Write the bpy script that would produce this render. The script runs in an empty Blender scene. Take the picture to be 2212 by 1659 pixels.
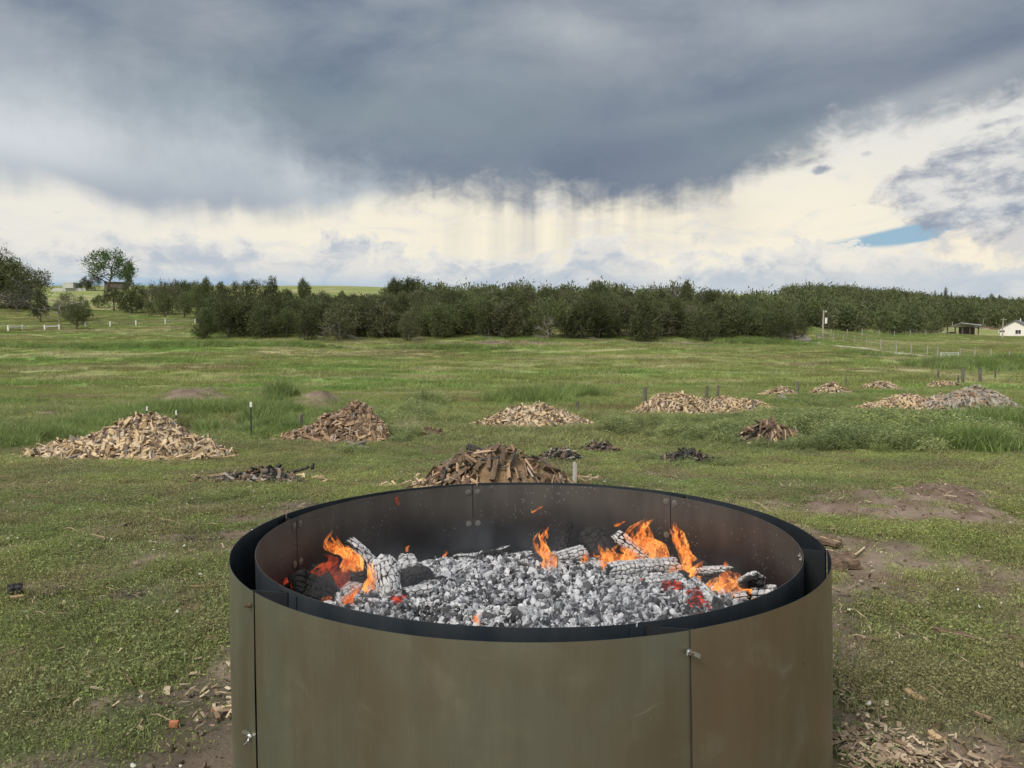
import bpy, math, random
import numpy as np
from mathutils import Vector, Matrix

S = bpy.context.scene
COL = S.collection
random.seed(7)
RS = np.random.RandomState(7)

# ------------------------------------------------------------------ camera
EYE = 1.72
F = 1661.0                      # focal length in units of a 2212 px wide frame
PITCH = math.radians(3.08)
cam = bpy.data.objects.new('camera', bpy.data.cameras.new('camera'))
COL.objects.link(cam)
cam.data.sensor_width = 36
cam.data.lens = 36 * F / 2212
cam.data.clip_start = 0.05
cam.data.clip_end = 30000
cam.location = (0, 0, EYE)
cam.rotation_euler = (math.pi/2 - PITCH, 0, 0)
S.camera = cam
S.view_settings.view_transform = 'Standard'
S.view_settings.look = 'None'
S.view_settings.exposure = 0
S.view_settings.gamma = 1
S.view_settings.use_curve_mapping = False
S.render.engine = 'CYCLES'
S.cycles.max_bounces = 6
S.cycles.diffuse_bounces = 2
S.cycles.glossy_bounces = 3
S.cycles.transparent_max_bounces = 12
S.cycles.volume_bounces = 0
S.cycles.use_denoising = True

def ray(x, y):
    u = (x-1106)/F; v = (829.5-y)/F
    c, s = math.cos(PITCH), math.sin(PITCH)
    return np.array([u, c + v*s, -s + v*c])
def at(x, y, Y):
    d = ray(x, y); d = d/d[1]*Y
    return np.array([d[0], Y, EYE + d[2]])
def hit_z(x, y, z):
    d = ray(x, y); t = (z-EYE)/d[2]
    return np.array([d[0]*t, d[1]*t, z])

# ------------------------------------------------------------------ node helper
class Nd:
    """a socket with arithmetic"""
    def __init__(s, tree, sock): s.t = tree; s.s = sock
    def _m(s, op, *args):
        n = s.t.nodes.new('ShaderNodeMath'); n.operation = op
        for i, a in enumerate((s,)+args):
            if isinstance(a, Nd): s.t.links.new(a.s, n.inputs[i])
            else: n.inputs[i].default_value = a
        return Nd(s.t, n.outputs[0])
    def __add__(s, o): return s._m('ADD', o)
    __radd__ = __add__
    def __mul__(s, o): return s._m('MULTIPLY', o)
    __rmul__ = __mul__
    def __sub__(s, o): return s._m('SUBTRACT', o)
    def __rsub__(s, o): return s._m('MULTIPLY', -1.0)._m('ADD', o)
    def __truediv__(s, o): return s._m('DIVIDE', o)
    def pow(s, o): return s._m('POWER', o)
    def clamp(s): 
        r = s._m('ADD', 0.0); r.s.node.use_clamp = True; return r
    def min(s, o): return s._m('MINIMUM', o)
    def max(s, o): return s._m('MAXIMUM', o)
    def abs(s): return s._m('ABSOLUTE')
    def fract(s): return s._m('FRACT')
    def step(s, a, b):
        """smooth 0..1 from a to b (a may exceed b)"""
        n = s.t.nodes.new('ShaderNodeMapRange'); n.interpolation_type = 'SMOOTHSTEP'
        s.t.links.new(s.s, n.inputs[0])
        for i, q in ((1, a), (2, b)):
            if isinstance(q, Nd): s.t.links.new(q.s, n.inputs[i])
            else: n.inputs[i].default_value = q
        n.inputs[3].default_value = 0; n.inputs[4].default_value = 1
        return Nd(s.t, n.outputs[0])
def put(t, sock, v):
    if isinstance(v, Nd): t.links.new(v.s, sock)
    elif isinstance(v, (tuple, list)) and len(v) == 3 and sock.type == 'RGBA': sock.default_value = (*v, 1)
    else: sock.default_value = v
def mix(t, f, a, b):
    n = t.nodes.new('ShaderNodeMix'); n.data_type = 'RGBA'
    put(t, n.inputs[0], f); put(t, n.inputs[6], a); put(t, n.inputs[7], b)
    return Nd(t, n.outputs[2])
def mulc(t, a, b):
    n = t.nodes.new('ShaderNodeMix'); n.data_type = 'RGBA'; n.blend_type = 'MULTIPLY'
    n.inputs[0].default_value = 1
    put(t, n.inputs[6], a); put(t, n.inputs[7], b)
    return Nd(t, n.outputs[2])
def grey(t, v):
    n = t.nodes.new('ShaderNodeCombineColor')
    for i in range(3): put(t, n.inputs[i], v)
    return Nd(t, n.outputs[0])
def vec(t, x, y, z):
    n = t.nodes.new('ShaderNodeCombineXYZ')
    for i, q in enumerate((x, y, z)): put(t, n.inputs[i], q)
    return Nd(t, n.outputs[0])
def noise(t, v, scale, detail=4, rough=.55, dist=0, out=0):
    n = t.nodes.new('ShaderNodeTexNoise')
    if v is not None: put(t, n.inputs['Vector'], v)
    n.inputs['Scale'].default_value = scale; n.inputs['Detail'].default_value = detail
    n.inputs['Roughness'].default_value = rough; n.inputs['Distortion'].default_value = dist
    return Nd(t, n.outputs[out])
def voro(t, v, scale, feature='F1', rnd=1.0):
    n = t.nodes.new('ShaderNodeTexVoronoi'); n.feature = feature
    if v is not None: put(t, n.inputs['Vector'], v)
    n.inputs['Scale'].default_value = scale; n.inputs['Randomness'].default_value = rnd
    return Nd(t, n.outputs[0])
def mapping(t, v, scale=(1, 1, 1), loc=(0, 0, 0)):
    n = t.nodes.new('ShaderNodeMapping'); put(t, n.inputs[0], v)
    n.inputs['Scale'].default_value = scale; n.inputs['Location'].default_value = loc
    return Nd(t, n.outputs[0])
def attr(t, name, out='Fac', typ='GEOMETRY'):
    n = t.nodes.new('ShaderNodeAttribute'); n.attribute_name = name; n.attribute_type = typ
    return Nd(t, n.outputs[out])
def tc(t, out='Object'):
    return Nd(t, t.nodes.new('ShaderNodeTexCoord').outputs[out])
def wpos(t):
    return Nd(t, t.nodes.new('ShaderNodeNewGeometry').outputs['Position'])
def orand(t):
    return Nd(t, t.nodes.new('ShaderNodeObjectInfo').outputs['Random'])
def curve(t, v, pts, lo, hi):
    """float curve through (x, y) pts; x in lo..hi, y in radians"""
    ys = [p[1] for p in pts]; y0, y1 = min(ys)-.01, max(ys)+.01
    n = t.nodes.new('ShaderNodeFloatCurve'); c = n.mapping.curves[0]
    q = [((p[0]-lo)/(hi-lo), (p[1]-y0)/(y1-y0)) for p in pts]
    c.points[0].location = q[0]; c.points[1].location = q[-1]
    for a in q[1:-1]: c.points.new(*a)
    n.mapping.update()
    put(t, n.inputs['Value'], (v-lo)/(hi-lo))
    return Nd(t, n.outputs[0])*(y1-y0)+y0

def lin(r, g, b):
    f = lambda c: (c/255/12.92) if c <= 10 else ((c/255+.055)/1.055)**2.4
    return (f(r), f(g), f(b))

# ------------------------------------------------------------------ sky
SUN_AZ, SUN_EL = math.radians(-140), math.radians(48)     # azimuth from +Y towards +X
W = bpy.data.worlds.new('World'); S.world = W; W.use_nodes = True
T = W.node_tree; T.nodes.clear()
K = 0.1                                                   # Background strength
def build_sky():
    t = T
    d = tc(t, 'Generated')
    sp = t.nodes.new('ShaderNodeSeparateXYZ'); put(t, sp.inputs[0], d)
    dx, dy, dz = [Nd(t, o) for o in sp.outputs]
    a = dx._m('ARCTAN2', dy)
    e = dz._m('ARCSINE')
    def ae(x, y):
        v = ray(x, y); v = v/np.linalg.norm(v)
        return math.atan2(v[0], v[1]), math.asin(v[2])
    def ang(x): return math.atan((x-1106)/F)
    def el(x, y): return ae(x, y)[1]
    U = vec(t, a, e, 0.0)                                  # radians
    def nz(sx, sy, scale, detail=5, rough=.55, off=0, dist=0):
        return noise(t, mapping(t, U, (sx, sy, 1), (off, off*1.7, off*.3)), scale, detail, rough, dist)
    def blob(x, y, rx, ry, rot=0, pw=1.0):
        ca, ce = ae(x, y); c_, s_ = math.cos(rot), math.sin(rot)
        A = a-ca; E = e-ce
        P = (A*c_+E*s_)*(F/rx); Q = (E*c_-A*s_)*(F/ry)
        return (P*P+Q*Q)._m('MULTIPLY', -pw)._m('EXPONENT')
    big = nz(1, 1.6, 3.2, 3, .5, 3)
    big2 = nz(1, 2.2, 6.0, 5, .55, 9, .3)
    streak = nz(1, .05, 42, 3, .5, 1)                      # rain shafts
    streak2 = nz(1, .22, 17, 4, .55, 5, .25)
    fine = nz(1, 1.5, 26, 6, .62, 12, .4)
    # clear sky of the gaps
    sk = t.nodes.new('ShaderNodeTexSky'); sk.sky_type = 'NISHITA'; sk.sun_disc = False
    sk.sun_elevation = SUN_EL; sk.sun_rotation = SUN_AZ
    sk.air_density = 1; sk.dust_density = .6
    nish = Nd(t, sk.outputs[0])
    c = lambda r, g, b: tuple(q/K for q in lin(r, g, b))
    # layer 0: high bright cloud sheet, warm in the middle, cooler left and low
    warm = blob(1250, 500, 900, 110)
    base = mix(t, (big2-.5)*.9+.45, c(222, 224, 224), c(240, 236, 224))
    base = mix(t, warm.clamp(), base, c(253, 243, 218))
    tx = nz(1, 3.2, 12, 6, .62, 151, .5)
    base = mix(t, tx.step(.46, .72)*.5, base, c(216, 218, 222))
    shaft = (blob(1110, 510, 200, 75)*streak.step(.2, .9)+blob(1360, 490, 130, 60)*streak.step(.2, .9)*.8+blob(1560, 470, 70, 50)*.5).clamp()
    base = mix(t, (shaft*.55).clamp(), base, c(184, 187, 193))
    # open gap of blue, low on the right
    gap = blob(1960, 507, 170, 15, .10)+blob(2070, 478, 120, 20, .25)+blob(2180, 456, 90, 9, .1)*.7
    gap = (gap + (fine-.5)*.45+(nz(1, 5, 16, 3, .5, 31)-.5)*.45).step(.26, .85)
    base = mix(t, gap*.88, base, mix(t, .75, nish, c(120, 170, 200)))
    # bright cumulus rising at the far right
    cumr = blob(2240, 530, 190, 62, -.1)+blob(2060, 560, 160, 30, .1)*.8
    cn = nz(1, 1.4, 20, 6, .6, 44, .5)
    cumr = (cumr+(cn-.5)*.9).step(.48, .56)
    base = mix(t, cumr, base, mix(t, cn.step(.38, .62), c(214, 212, 210), c(250, 240, 218)))
    # cumulus bank along the horizon
    bil = nz(1, 1.25, 24, 7, .6, 21, .35)
    edge = curve(t, a, [(-3.2, .12)]+[ae(x, y) for x, y in ((0, 508), (180, 515), (380, 508), (470, 505), (600, 545), (720, 518), (850, 555), (1000, 565), (1150, 560), (1300, 525), (1400, 560), (1600, 575), (1800, 552), (2000, 560), (2212, 570))]+[(3.2, .12)], -3.2, 3.2)
    bank = ((edge-e)*14+(bil-.5)*2.1+.1)
    sh = nz(1, 1.9, 15, 6, .62, 57, .4)
    bankc = mix(t, sh.step(.32, .60), c(184, 194, 206), c(226, 224, 219))
    bankc = mix(t, (bank.step(.35, .05)*bank.step(-.05, .1)*.7).clamp(), bankc, c(240, 236, 226))
    base = mix(t, bank.step(-.02, .10)*.95, base, bankc)
    # low blue-grey band just over the skyline
    low = e.step(el(1106, 575), el(1106, 635))*(nz(1, 7, 7, 4, .6, 66).step(.3, .62)*.8+.2)
    lowc = mix(t, a.step(ang(300), ang(1500)), c(146, 182, 212), c(196, 206, 214))
    base = mix(t, (low*.8).clamp(), base, lowc)
    # broken grey-white cloud on the right edge
    rc = blob(2200, 375, 200, 95, .1)+blob(2110, 420, 110, 42, 0)*.8+blob(1780, 366, 34, 12)*.55+blob(1872, 333, 20, 9)*.5+blob(1500, 500, 60, 38)*.45
    rn = nz(1, 1.7, 17, 7, .62, 77, .5)
    rc = (rc+(rn-.5)*1.5).step(.32, .62)
    base = mix(t, rc*.92, base, mix(t, nz(1, 2, 15, 6, .66, 88).step(.36, .64), c(150, 159, 175), c(226, 225, 222)))
    # layer 1: mid-grey veil under the left half of the storm
    e2 = curve(t, a, [(-3.2, .35), (-1.5, .3)]+[ae(x, y) for x, y in ((-300, 380), (0, 405), (140, 430), (280, 478), (420, 482), (560, 486), (720, 462), (850, 430), (950, 350), (1100, 200))]+[(1.0, .6), (3.2, .5)], -3.2, 3.2)
    veil = ((e-e2)*12+(streak2-.5)*.6+(big2-.5)*.8).step(-.12, .38)
    lf = nz(1, .8, 7, 5, .6, 101)
    veilc = mix(t, (lf-.5)*2.2+.5, c(158, 171, 184), c(190, 199, 206))
    lgt = blob(60, 290, 260, 70)+blob(640, 370, 130, 45, -.35)*.6
    veilc = mix(t, (lgt*1.0).clamp(), veilc, c(210, 216, 221))
    veilc = mix(t, (blob(330, 440, 300, 40, -.08)*.75+blob(560, 440, 130, 40)*.3).clamp(), veilc, c(160, 169, 183))
    base = mix(t, veil*.95, base, veilc)
    # layer 2: the dark storm cloud with its rain fringe
    e1 = curve(t, a, [(-3.2, .62), (-1.2, .5)]+[ae(x, y) for x, y in ((-250, 100), (0, 135), (150, 190), (300, 250), (470, 278), (600, 318), (720, 372), (830, 412), (950, 438), (1100, 436), (1200, 426), (1320, 436), (1420, 446), (1540, 436), (1620, 395), (1720, 355), (1830, 316), (1940, 296), (2050, 272), (2212, 238), (2500, 205))]+[(1.2, .5), (3.2, .62)], -3.2, 3.2)
    soft = a.step(ang(1000), ang(300))                     # softer, streakier on the left
    dd = (e-e1)*11+(streak2-.5)*(soft*.75+.3)+(streak-.5)*(blob(1150, 450, 520, 70)*.55)+(fine-.5)*.75+(big2-.5)*.7
    dark = dd.step(soft*-.6-.28+a.step(ang(1500), ang(1800))*.2, soft*.75+.42)
    dv = nz(1, 2.3, 4.6, 6, .56, 131, .35)
    ctr = (blob(1350, 330, 560, 150)+blob(1900, 180, 460, 70, .12)*.8+blob(1150, 60, 420, 50, .1)*0).clamp()
    darkc = mix(t, (dv-.5)*3.2+.5, c(112, 126, 145), c(154, 163, 173))
    darkc = mix(t, ctr*.62, darkc, c(106, 119, 140))
    hl = (blob(1230, 62, 170, 48, -.2)*.9+blob(1760, 40, 150, 40)*.6+blob(1960, 215, 300, 22, .22)*.35+blob(1600, 235, 260, 26, .1)*.25+blob(330, 60, 300, 90)*.12+blob(60, 150, 160, 60)*.35+blob(2060, 200, 210, 30, .2)*.3+blob(1850, 275, 260, 40, .15)*.22+blob(1150, 160, 250, 25)*.2)*(fine*.8+.5)
    darkc = mix(t, hl.clamp(), darkc, c(178, 184, 190))
    under = (blob(1080, 240, 220, 120)*.35+blob(640, 220, 260, 70)*.45+blob(1640, 290, 160, 60)*.5+blob(330, 240, 150, 70)*.3)*(dv+.3)
    darkc = mix(t, under.clamp(), darkc, c(118, 140, 148))
    base = mix(t, dark*.98, base, darkc)
    # outside the frame the storm thins out to high broken cloud, overhead and behind
    back = dy.step(.35, -.5).max(dz.step(.66, .95)*.8)
    bb = noise(t, d, 2.4, 6, .6, .4)
    backc = mix(t, bb.step(.38, .62), c(196, 206, 220), c(252, 248, 240))
    bm = back*.97
    base = mix(t, bm.clamp(), base, backc)
    bg = t.nodes.new('ShaderNodeBackground'); bg.inputs[1].default_value = K
    put(t, bg.inputs[0], base)
    o = t.nodes.new('ShaderNodeOutputWorld'); t.links.new(bg.outputs[0], o.inputs[0])
build_sky()
W.cycles.sampling_method = 'MANUAL'; W.cycles.sample_map_resolution = 512

sl = bpy.data.lights.new('sun', 'SUN'); sl.energy = 3.0; sl.angle = math.radians(20); sl.color = (1, .93, .84)
sun = bpy.data.objects.new('sun', sl); COL.objects.link(sun)
sd = Vector((math.sin(SUN_AZ)*math.cos(SUN_EL), math.cos(SUN_AZ)*math.cos(SUN_EL), math.sin(SUN_EL)))
sun.rotation_euler = sd.to_track_quat('Z', 'Y').to_euler()

# ------------------------------------------------------------------ numpy noise
_TB = np.random.RandomState(99).rand(65536)
def _h(i, j, k, s): return _TB[(i*3+j*773+k*7919+s*3571) & 65535]
def vn(x, y, z=0, s=0):
    x = np.asarray(x, float); y = np.asarray(y, float)
    if np.ndim(z) == 0 and z == 0:
        x, y = np.broadcast_arrays(x, y)
        i = np.floor(x).astype(np.int64); j = np.floor(y).astype(np.int64); fx = x-i; fy = y-j
        fx = fx*fx*(3-2*fx); fy = fy*fy*(3-2*fy); b = i*3+j*773+s*3571
        a0 = _TB[b & 65535]; a1 = _TB[(b+3) & 65535]; a2 = _TB[(b+773) & 65535]; a3 = _TB[(b+776) & 65535]
        a0 = a0+(a1-a0)*fx; a2 = a2+(a3-a2)*fx
        return a0+(a2-a0)*fy
    z = np.asarray(z, float)+0*x
    i, j, k = np.floor(x).astype(np.int64), np.floor(y).astype(np.int64), np.floor(z).astype(np.int64)
    fx, fy, fz = x-i, y-j, z-k
    fx, fy, fz = [q*q*(3-2*q) for q in (fx, fy, fz)]
    r = 0
    for a in (0, 1):
        for b in (0, 1):
            for c in (0, 1):
                w = (fx if a else 1-fx)*(fy if b else 1-fy)*(fz if c else 1-fz)
                r = r+w*_h(i+a, j+b, k+c, s)
    return r
def fbm(x, y, z=0, s=0, o=4, g=.5):
    r = 0; am = 1; t = 0
    for q in range(o):
        r = r+am*vn(np.asarray(x)*2**q, np.asarray(y)*2**q, np.asarray(z)*2**q, s+q*17); t += am; am *= g
    return r/t
def sst(v, a, b):
    q = np.clip((v-a)/(b-a), 0, 1); return q*q*(3-2*q)

# ------------------------------------------------------------------ mesh helpers
def np_mesh(name, V, Fc, mats=(), mi=None, smooth=False, attrs=None):
    """V (n,3); Fc an (m,3)/(m,4) array or list of such arrays"""
    if not isinstance(Fc, list): Fc = [Fc]
    Fc = [np.asarray(f, np.int32) for f in Fc if len(f)]
    me = bpy.data.meshes.new(name)
    V = np.asarray(V, np.float32)
    me.vertices.add(len(V)); me.vertices.foreach_set('co', V.ravel())
    loops = np.concatenate([f.ravel() for f in Fc]); tot = np.concatenate([np.full(len(f), f.shape[1], np.int32) for f in Fc])
    me.loops.add(len(loops)); me.loops.foreach_set('vertex_index', loops)
    me.polygons.add(len(tot)); st = np.zeros(len(tot), np.int32); st[1:] = np.cumsum(tot)[:-1]
    me.polygons.foreach_set('loop_start', st)
    try: me.polygons.foreach_set('loop_total', tot)
    except Exception: pass
    if mi is not None: me.polygons.foreach_set('material_index', np.asarray(mi, np.int32))
    me.polygons.foreach_set('use_smooth', np.full(len(tot), bool(smooth)))
    for m in mats: me.materials.append(m)
    me.update(calc_edges=True); me.validate(verbose=False)
    for k, (dom, typ, arr) in (attrs or {}).items():
        at_ = me.attributes.new(k, typ, dom)
        arr = np.asarray(arr, np.float32)
        at_.data.foreach_set({'FLOAT': 'value', 'FLOAT_COLOR': 'color', 'FLOAT_VECTOR': 'vector'}[typ], arr.ravel())
    return me
def link(name, me, parent=None, loc=None, rot=None):
    o = bpy.data.objects.new(name, me); COL.objects.link(o)
    if parent: o.parent = parent
    if loc is not None: o.location = loc
    if rot is not None: o.rotation_euler = rot
    return o
def tag(o, label=None, cat=None, group=None, kind=None):
    if label: o['label'] = label
    if cat: o['category'] = cat
    if group: o['group'] = group
    if kind: o['kind'] = kind
    return o
def thing(name, label, cat, loc=(0, 0, 0), rot=(0, 0, 0), group=None):
    return tag(link(name, None, None, loc, rot), label, cat, group)
class MB:
    """collects boxes, tubes and loose faces into one mesh"""
    def __init__(s): s.v = []; s.f = {3: [], 4: []}; s.n = 0
    def add(s, V, Fc):
        V = np.asarray(V, float); Fc = np.asarray(Fc)
        s.v.append(V); s.f[Fc.shape[1]].append(Fc+s.n); s.n += len(V); return s
    def box(s, c, d, M=None):
        V = np.array([[x, y, z] for x in (-.5, .5) for y in (-.5, .5) for z in (-.5, .5)])*np.array(d)
        if M is not None: V = V@np.asarray(M).T
        return s.add(V+np.array(c), [[0, 1, 3, 2], [4, 6, 7, 5], [0, 4, 5, 1], [2, 3, 7, 6], [0, 2, 6, 4], [1, 5, 7, 3]])
    def bar(s, a, b, w, h=None):
        a = np.array(a, float); b = np.array(b, float); h = h or w
        z = b-a; L = np.linalg.norm(z); z /= L
        up = np.array([0, 0, 1.]) if abs(z[2]) < .9 else np.array([1., 0, 0])
        x = np.cross(up, z); x /= np.linalg.norm(x); y = np.cross(z, x)
        return s.box((a+b)/2, (w, h, L), np.stack([x, y, z], 1))
    def tube(s, P, R, n=6, cap=True):
        P = np.asarray(P, float); R = np.broadcast_to(np.asarray(R, float), (len(P),))
        D = np.gradient(P, axis=0); D /= np.linalg.norm(D, axis=1)[:, None]+1e-9
        ref = np.array([0, 0, 1.]) if abs(D[:, 2]).mean() < .8 else np.array([1., 0, 0])
        X = np.cross(ref, D); X /= np.linalg.norm(X, axis=1)[:, None]+1e-9; Y = np.cross(D, X)
        th = np.arange(n)/n*2*np.pi
        V = P[:, None]+R[:, None, None]*(X[:, None]*np.cos(th)[None, :, None]+Y[:, None]*np.sin(th)[None, :, None])
        i = np.arange(len(P)-1)[:, None]*n; j = np.arange(n)[None]; k = (j+1) % n
        Fq = np.stack([i+j, i+k, i+n+k, i+n+j], -1).reshape(-1, 4)
        V = V.reshape(-1, 3); s.add(V, Fq)
        if cap:
            m = len(P)-1
            s.add(np.vstack([V[:n], P[:1]]), [[n, (q+1) % n, q] for q in range(n)])
            s.add(np.vstack([V[m*n:], P[-1:]]), [[n, q, (q+1) % n] for q in range(n)])
        return s
    def mesh(s, name, mats, smooth=False, attrs=None):
        Fs = [np.concatenate(s.f[k]) for k in (3, 4) if s.f[k]]
        if not isinstance(mats, (list, tuple)): mats = [mats]
        return np_mesh(name, np.concatenate(s.v), Fs, mats, None, smooth, attrs)
    def build(s, name, mats, parent=None, smooth=False, loc=None, rot=None):
        return link(name, s.mesh(name, mats, smooth), parent, loc, rot)
def Rz(a): c, s = math.cos(a), math.sin(a); return np.array([[c, -s, 0], [s, c, 0], [0, 0, 1]])
def Rx(a): c, s = math.cos(a), math.sin(a); return np.array([[1, 0, 0], [0, c, -s], [0, s, c]])
def Ry(a): c, s = math.cos(a), math.sin(a); return np.array([[c, 0, s], [0, 1, 0], [-s, 0, c]])

# ------------------------------------------------------------------ material helpers
def mat(name, fn):
    m = bpy.data.materials.new(name); m.use_nodes = True; t = m.node_tree; t.nodes.clear()
    o = t.nodes.new('ShaderNodeOutputMaterial')
    s = fn(t)
    t.links.new(s.s if isinstance(s, Nd) else s, o.inputs[0])
    return m
def pbsdf(t, col, rough=.8, metal=0, bump=None, bs=.3, bd=.01, spec=None, **kw):
    n = t.nodes.new('ShaderNodeBsdfPrincipled')
    put(t, n.inputs['Base Color'], col); put(t, n.inputs['Roughness'], rough); put(t, n.inputs['Metallic'], metal)
    if spec is not None: n.inputs['Specular IOR Level'].default_value = spec
    if bump is not None:
        b = t.nodes.new('ShaderNodeBump'); b.inputs['Strength'].default_value = bs; b.inputs['Distance'].default_value = bd
        put(t, b.inputs['Height'], bump); t.links.new(b.outputs[0], n.inputs['Normal'])
    for k, v in kw.items(): put(t, n.inputs[k.replace('_', ' ')], v)
    return n.outputs[0]
def leafshade(t, col, trans=.35, rough=.6):
    """two-sided leaf: reflecting and letting light through"""
    p = pbsdf(t, col, rough, spec=.25)
    tr = t.nodes.new('ShaderNodeBsdfTranslucent'); put(t, tr.inputs[0], col)
    m = t.nodes.new('ShaderNodeMixShader'); m.inputs[0].default_value = trans
    t.links.new(p, m.inputs[1]); t.links.new(tr.outputs[0], m.inputs[2])
    return m.outputs[0]
# ------------------------------------------------------------------ terrain
YN = [14, 17, 22, 29, 34, 45, 52, 60]
YNy = [1003, 966, 925, 895, 882, 850, 838, 818]
def zr(y, Y): return at(1106, y, Y)[2]
PY = np.array([-3000, -40, 0, 7, 9]+YN, float)
PZ = np.array([0.5, 0, 0, 0, -.10]+[zr(y, Y) for y, Y in zip(YNy, YN)])
CX = np.array([-1500, 0, 110, 250, 450, 700, 1106, 1500, 1700, 1790, 1900, 2212, 3400], float)
FAR = {
 60: [818]*13,
 75: [785, 786, 787, 788, 788, 790, 790, 790, 789, 789, 788, 787, 787],
 90: [760, 762, 762, 762, 760, 763, 764, 764, 762, 763, 772, 775, 775],
 105: [738, 742, 742, 742, 738, 738, 741, 741, 744, 748, 760, 765, 765],
 140: [700, 706, 707, 707, 704, 700, 682, 700, 716, 730, 745, 748, 748],
 180: [640, 664, 676, 681, 683, 672, 668, 675, 700, 716, 730, 735, 735],
 220: [620, 645, 655, 662, 665, 655, 660, 660, 690, 703, 715, 722, 722],
 260: [615, 638, 640, 645, 648, 640, 652, 650, 668, 676, 688, 702, 702],
 320: [610, 630, 624, 624, 630, 625, 645, 645, 646, 644, 650, 672, 672],
 400: [610, 626, 620, 621, 623, 621, 640, 642, 640, 638, 643, 662, 662],
 800: [615, 621, 619, 619, 619, 619, 636, 638, 640, 642, 650, 662, 662],
 3500: [617, 617, 617, 617, 617, 617, 630, 634, 638, 640, 645, 655, 655]}
FY = np.array(sorted(FAR), float)
FZ = np.array([[zr(y, Y) for y in FAR[int(Y)]] for Y in FY])
CU = (CX-1106)/F
def _base(X, Y):
    zn = np.interp(Y, PY, PZ)
    Yc = np.clip(Y, 60, 3499); u = np.clip(X/np.maximum(Yc, 60), CU[0], CU[-1]-1e-6)
    iy = np.clip(np.searchsorted(FY, Yc, 'right')-1, 0, len(FY)-2); ty = (Yc-FY[iy])/(FY[iy+1]-FY[iy])
    ix = np.clip(np.searchsorted(CU, u, 'right')-1, 0, len(CU)-2); tx = (u-CU[ix])/(CU[ix+1]-CU[ix])
    tx = tx*tx*(3-2*tx)
    zf = (FZ[iy, ix]*(1-tx)+FZ[iy, ix+1]*tx)*(1-ty)+(FZ[iy+1, ix]*(1-tx)+FZ[iy+1, ix+1]*tx)*ty
    return np.where(Y < 60, zn, zf)
def base(X, Y):
    X = np.asarray(X, float); Y = np.asarray(Y, float)
    r = 0
    for k, w in ((-.09, .2), (-.045, .2), (0, .2), (.045, .2), (.09, .2)): r = r+w*_base(X, Y+np.abs(Y)*k)
    return r
def ghit(x, y, fn=None):
    fn = fn or terr
    d = ray(x, y); d = d/d[1]
    Ys = np.concatenate([np.arange(2, 60, .05), np.arange(60, 420, .4)])
    dz = EYE+d[2]*Ys-fn(d[0]*Ys, Ys)
    i = np.argmax(dz < 0) if (dz < 0).any() else len(Ys)-1
    Y = Ys[i]; return np.array([d[0]*Y, Y, float(fn(np.array([d[0]*Y]), np.array([Y]))[0])])
class Spot:
    """an ellipse on the ground, given where the photograph shows it"""
    def __init__(s, x, y, rx, ry, h=0):
        c = ghit(x, y, base); s.X, s.Y = c[0], c[1]
        s.rx = rx*c[1]/F
        s.ry = max(.15, abs(ghit(x, y-ry, base)[1]-ghit(x, y+ry, base)[1])/2); s.h = h
    def m(s, X, Y, soft=1.0, wob=.35, seed=3):
        X, Y = np.broadcast_arrays(np.asarray(X, float), np.asarray(Y, float))
        r = np.zeros(X.shape); k = (np.abs(X-s.X) < s.rx*1.6) & (np.abs(Y-s.Y) < s.ry*1.6)
        if not k.any(): return r
        X, Y = X[k], Y[k]; q = np.hypot((X-s.X)/s.rx, (Y-s.Y)/s.ry)
        q = q+wob*(fbm(X*2.2/max(.4, s.rx), Y*2.2/max(.4, s.rx), 0, seed, 4)-.5)*2
        r[k] = sst(q, 1.15, 1.15-soft)
        return r
MOUND = [Spot(1960, 1098, 250, 34, .14), Spot(2060, 1085, 110, 20, .09), Spot(1800, 1108, 90, 18, .04)]
BANK = [Spot(415, 872, 80, 10, .75), Spot(685, 882, 62, 9, .70), Spot(105, 902, 42, 6, .22), Spot(620, 872, 40, 8, .3)]
POND = Spot(420, 918, 110, 13, -.5)
def terr(X, Y):
    X = np.asarray(X, float); Y = np.asarray(Y, float)
    z = base(X, Y)
    r = np.hypot(X, Y)
    z = z+(fbm(X/2.5, Y/2.5, 0, 5, 3)-.5)*.10*sst(r, 3.5, 9)+(fbm(X*2.3, Y*2.3, 0, 8, 4)-.5)*.035*sst(60-r, 0, 30)
    z = z+(fbm(X/18, Y/18, 0, 11, 3)-.5)*1.3*sst(r, 50, 110)
    for s in MOUND+BANK: z = z+s.h*s.m(X, Y, 1.0, .3)*(.75+.5*fbm(X*2.5, Y*2.5, 0, 9, 3))
    z = z+POND.h*POND.m(X, Y, .45, .12)
    return z
DIRT = MOUND+BANK+[Spot(*q) for q in ((430, 1460, 60, 16), (395, 1505, 95, 22), (455, 1540, 60, 18), (130, 1488, 55, 14), (1850, 1165, 60, 12),
    (1955, 1265, 35, 7), (1990, 1310, 40, 8), (2110, 1340, 30, 10), (1860, 1395, 50, 12), (2150, 1190, 60, 10), (1830, 1560, 60, 60), (1900, 1620, 110, 45), (2090, 1640, 120, 25), (480, 1400, 30, 10), (200, 1530, 40, 10),
    (110, 1018, 45, 7), (1060, 742, 300, 5), (1500, 738, 200, 5), (1250, 1015, 60, 8), (1100, 1055, 200, 10), (300, 1100, 50, 8), (150, 1130, 60, 6), (250, 1420, 60, 8), (320, 1340, 40, 6), (1740, 1075, 40, 8), (1560, 1010, 60, 5))]
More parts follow.
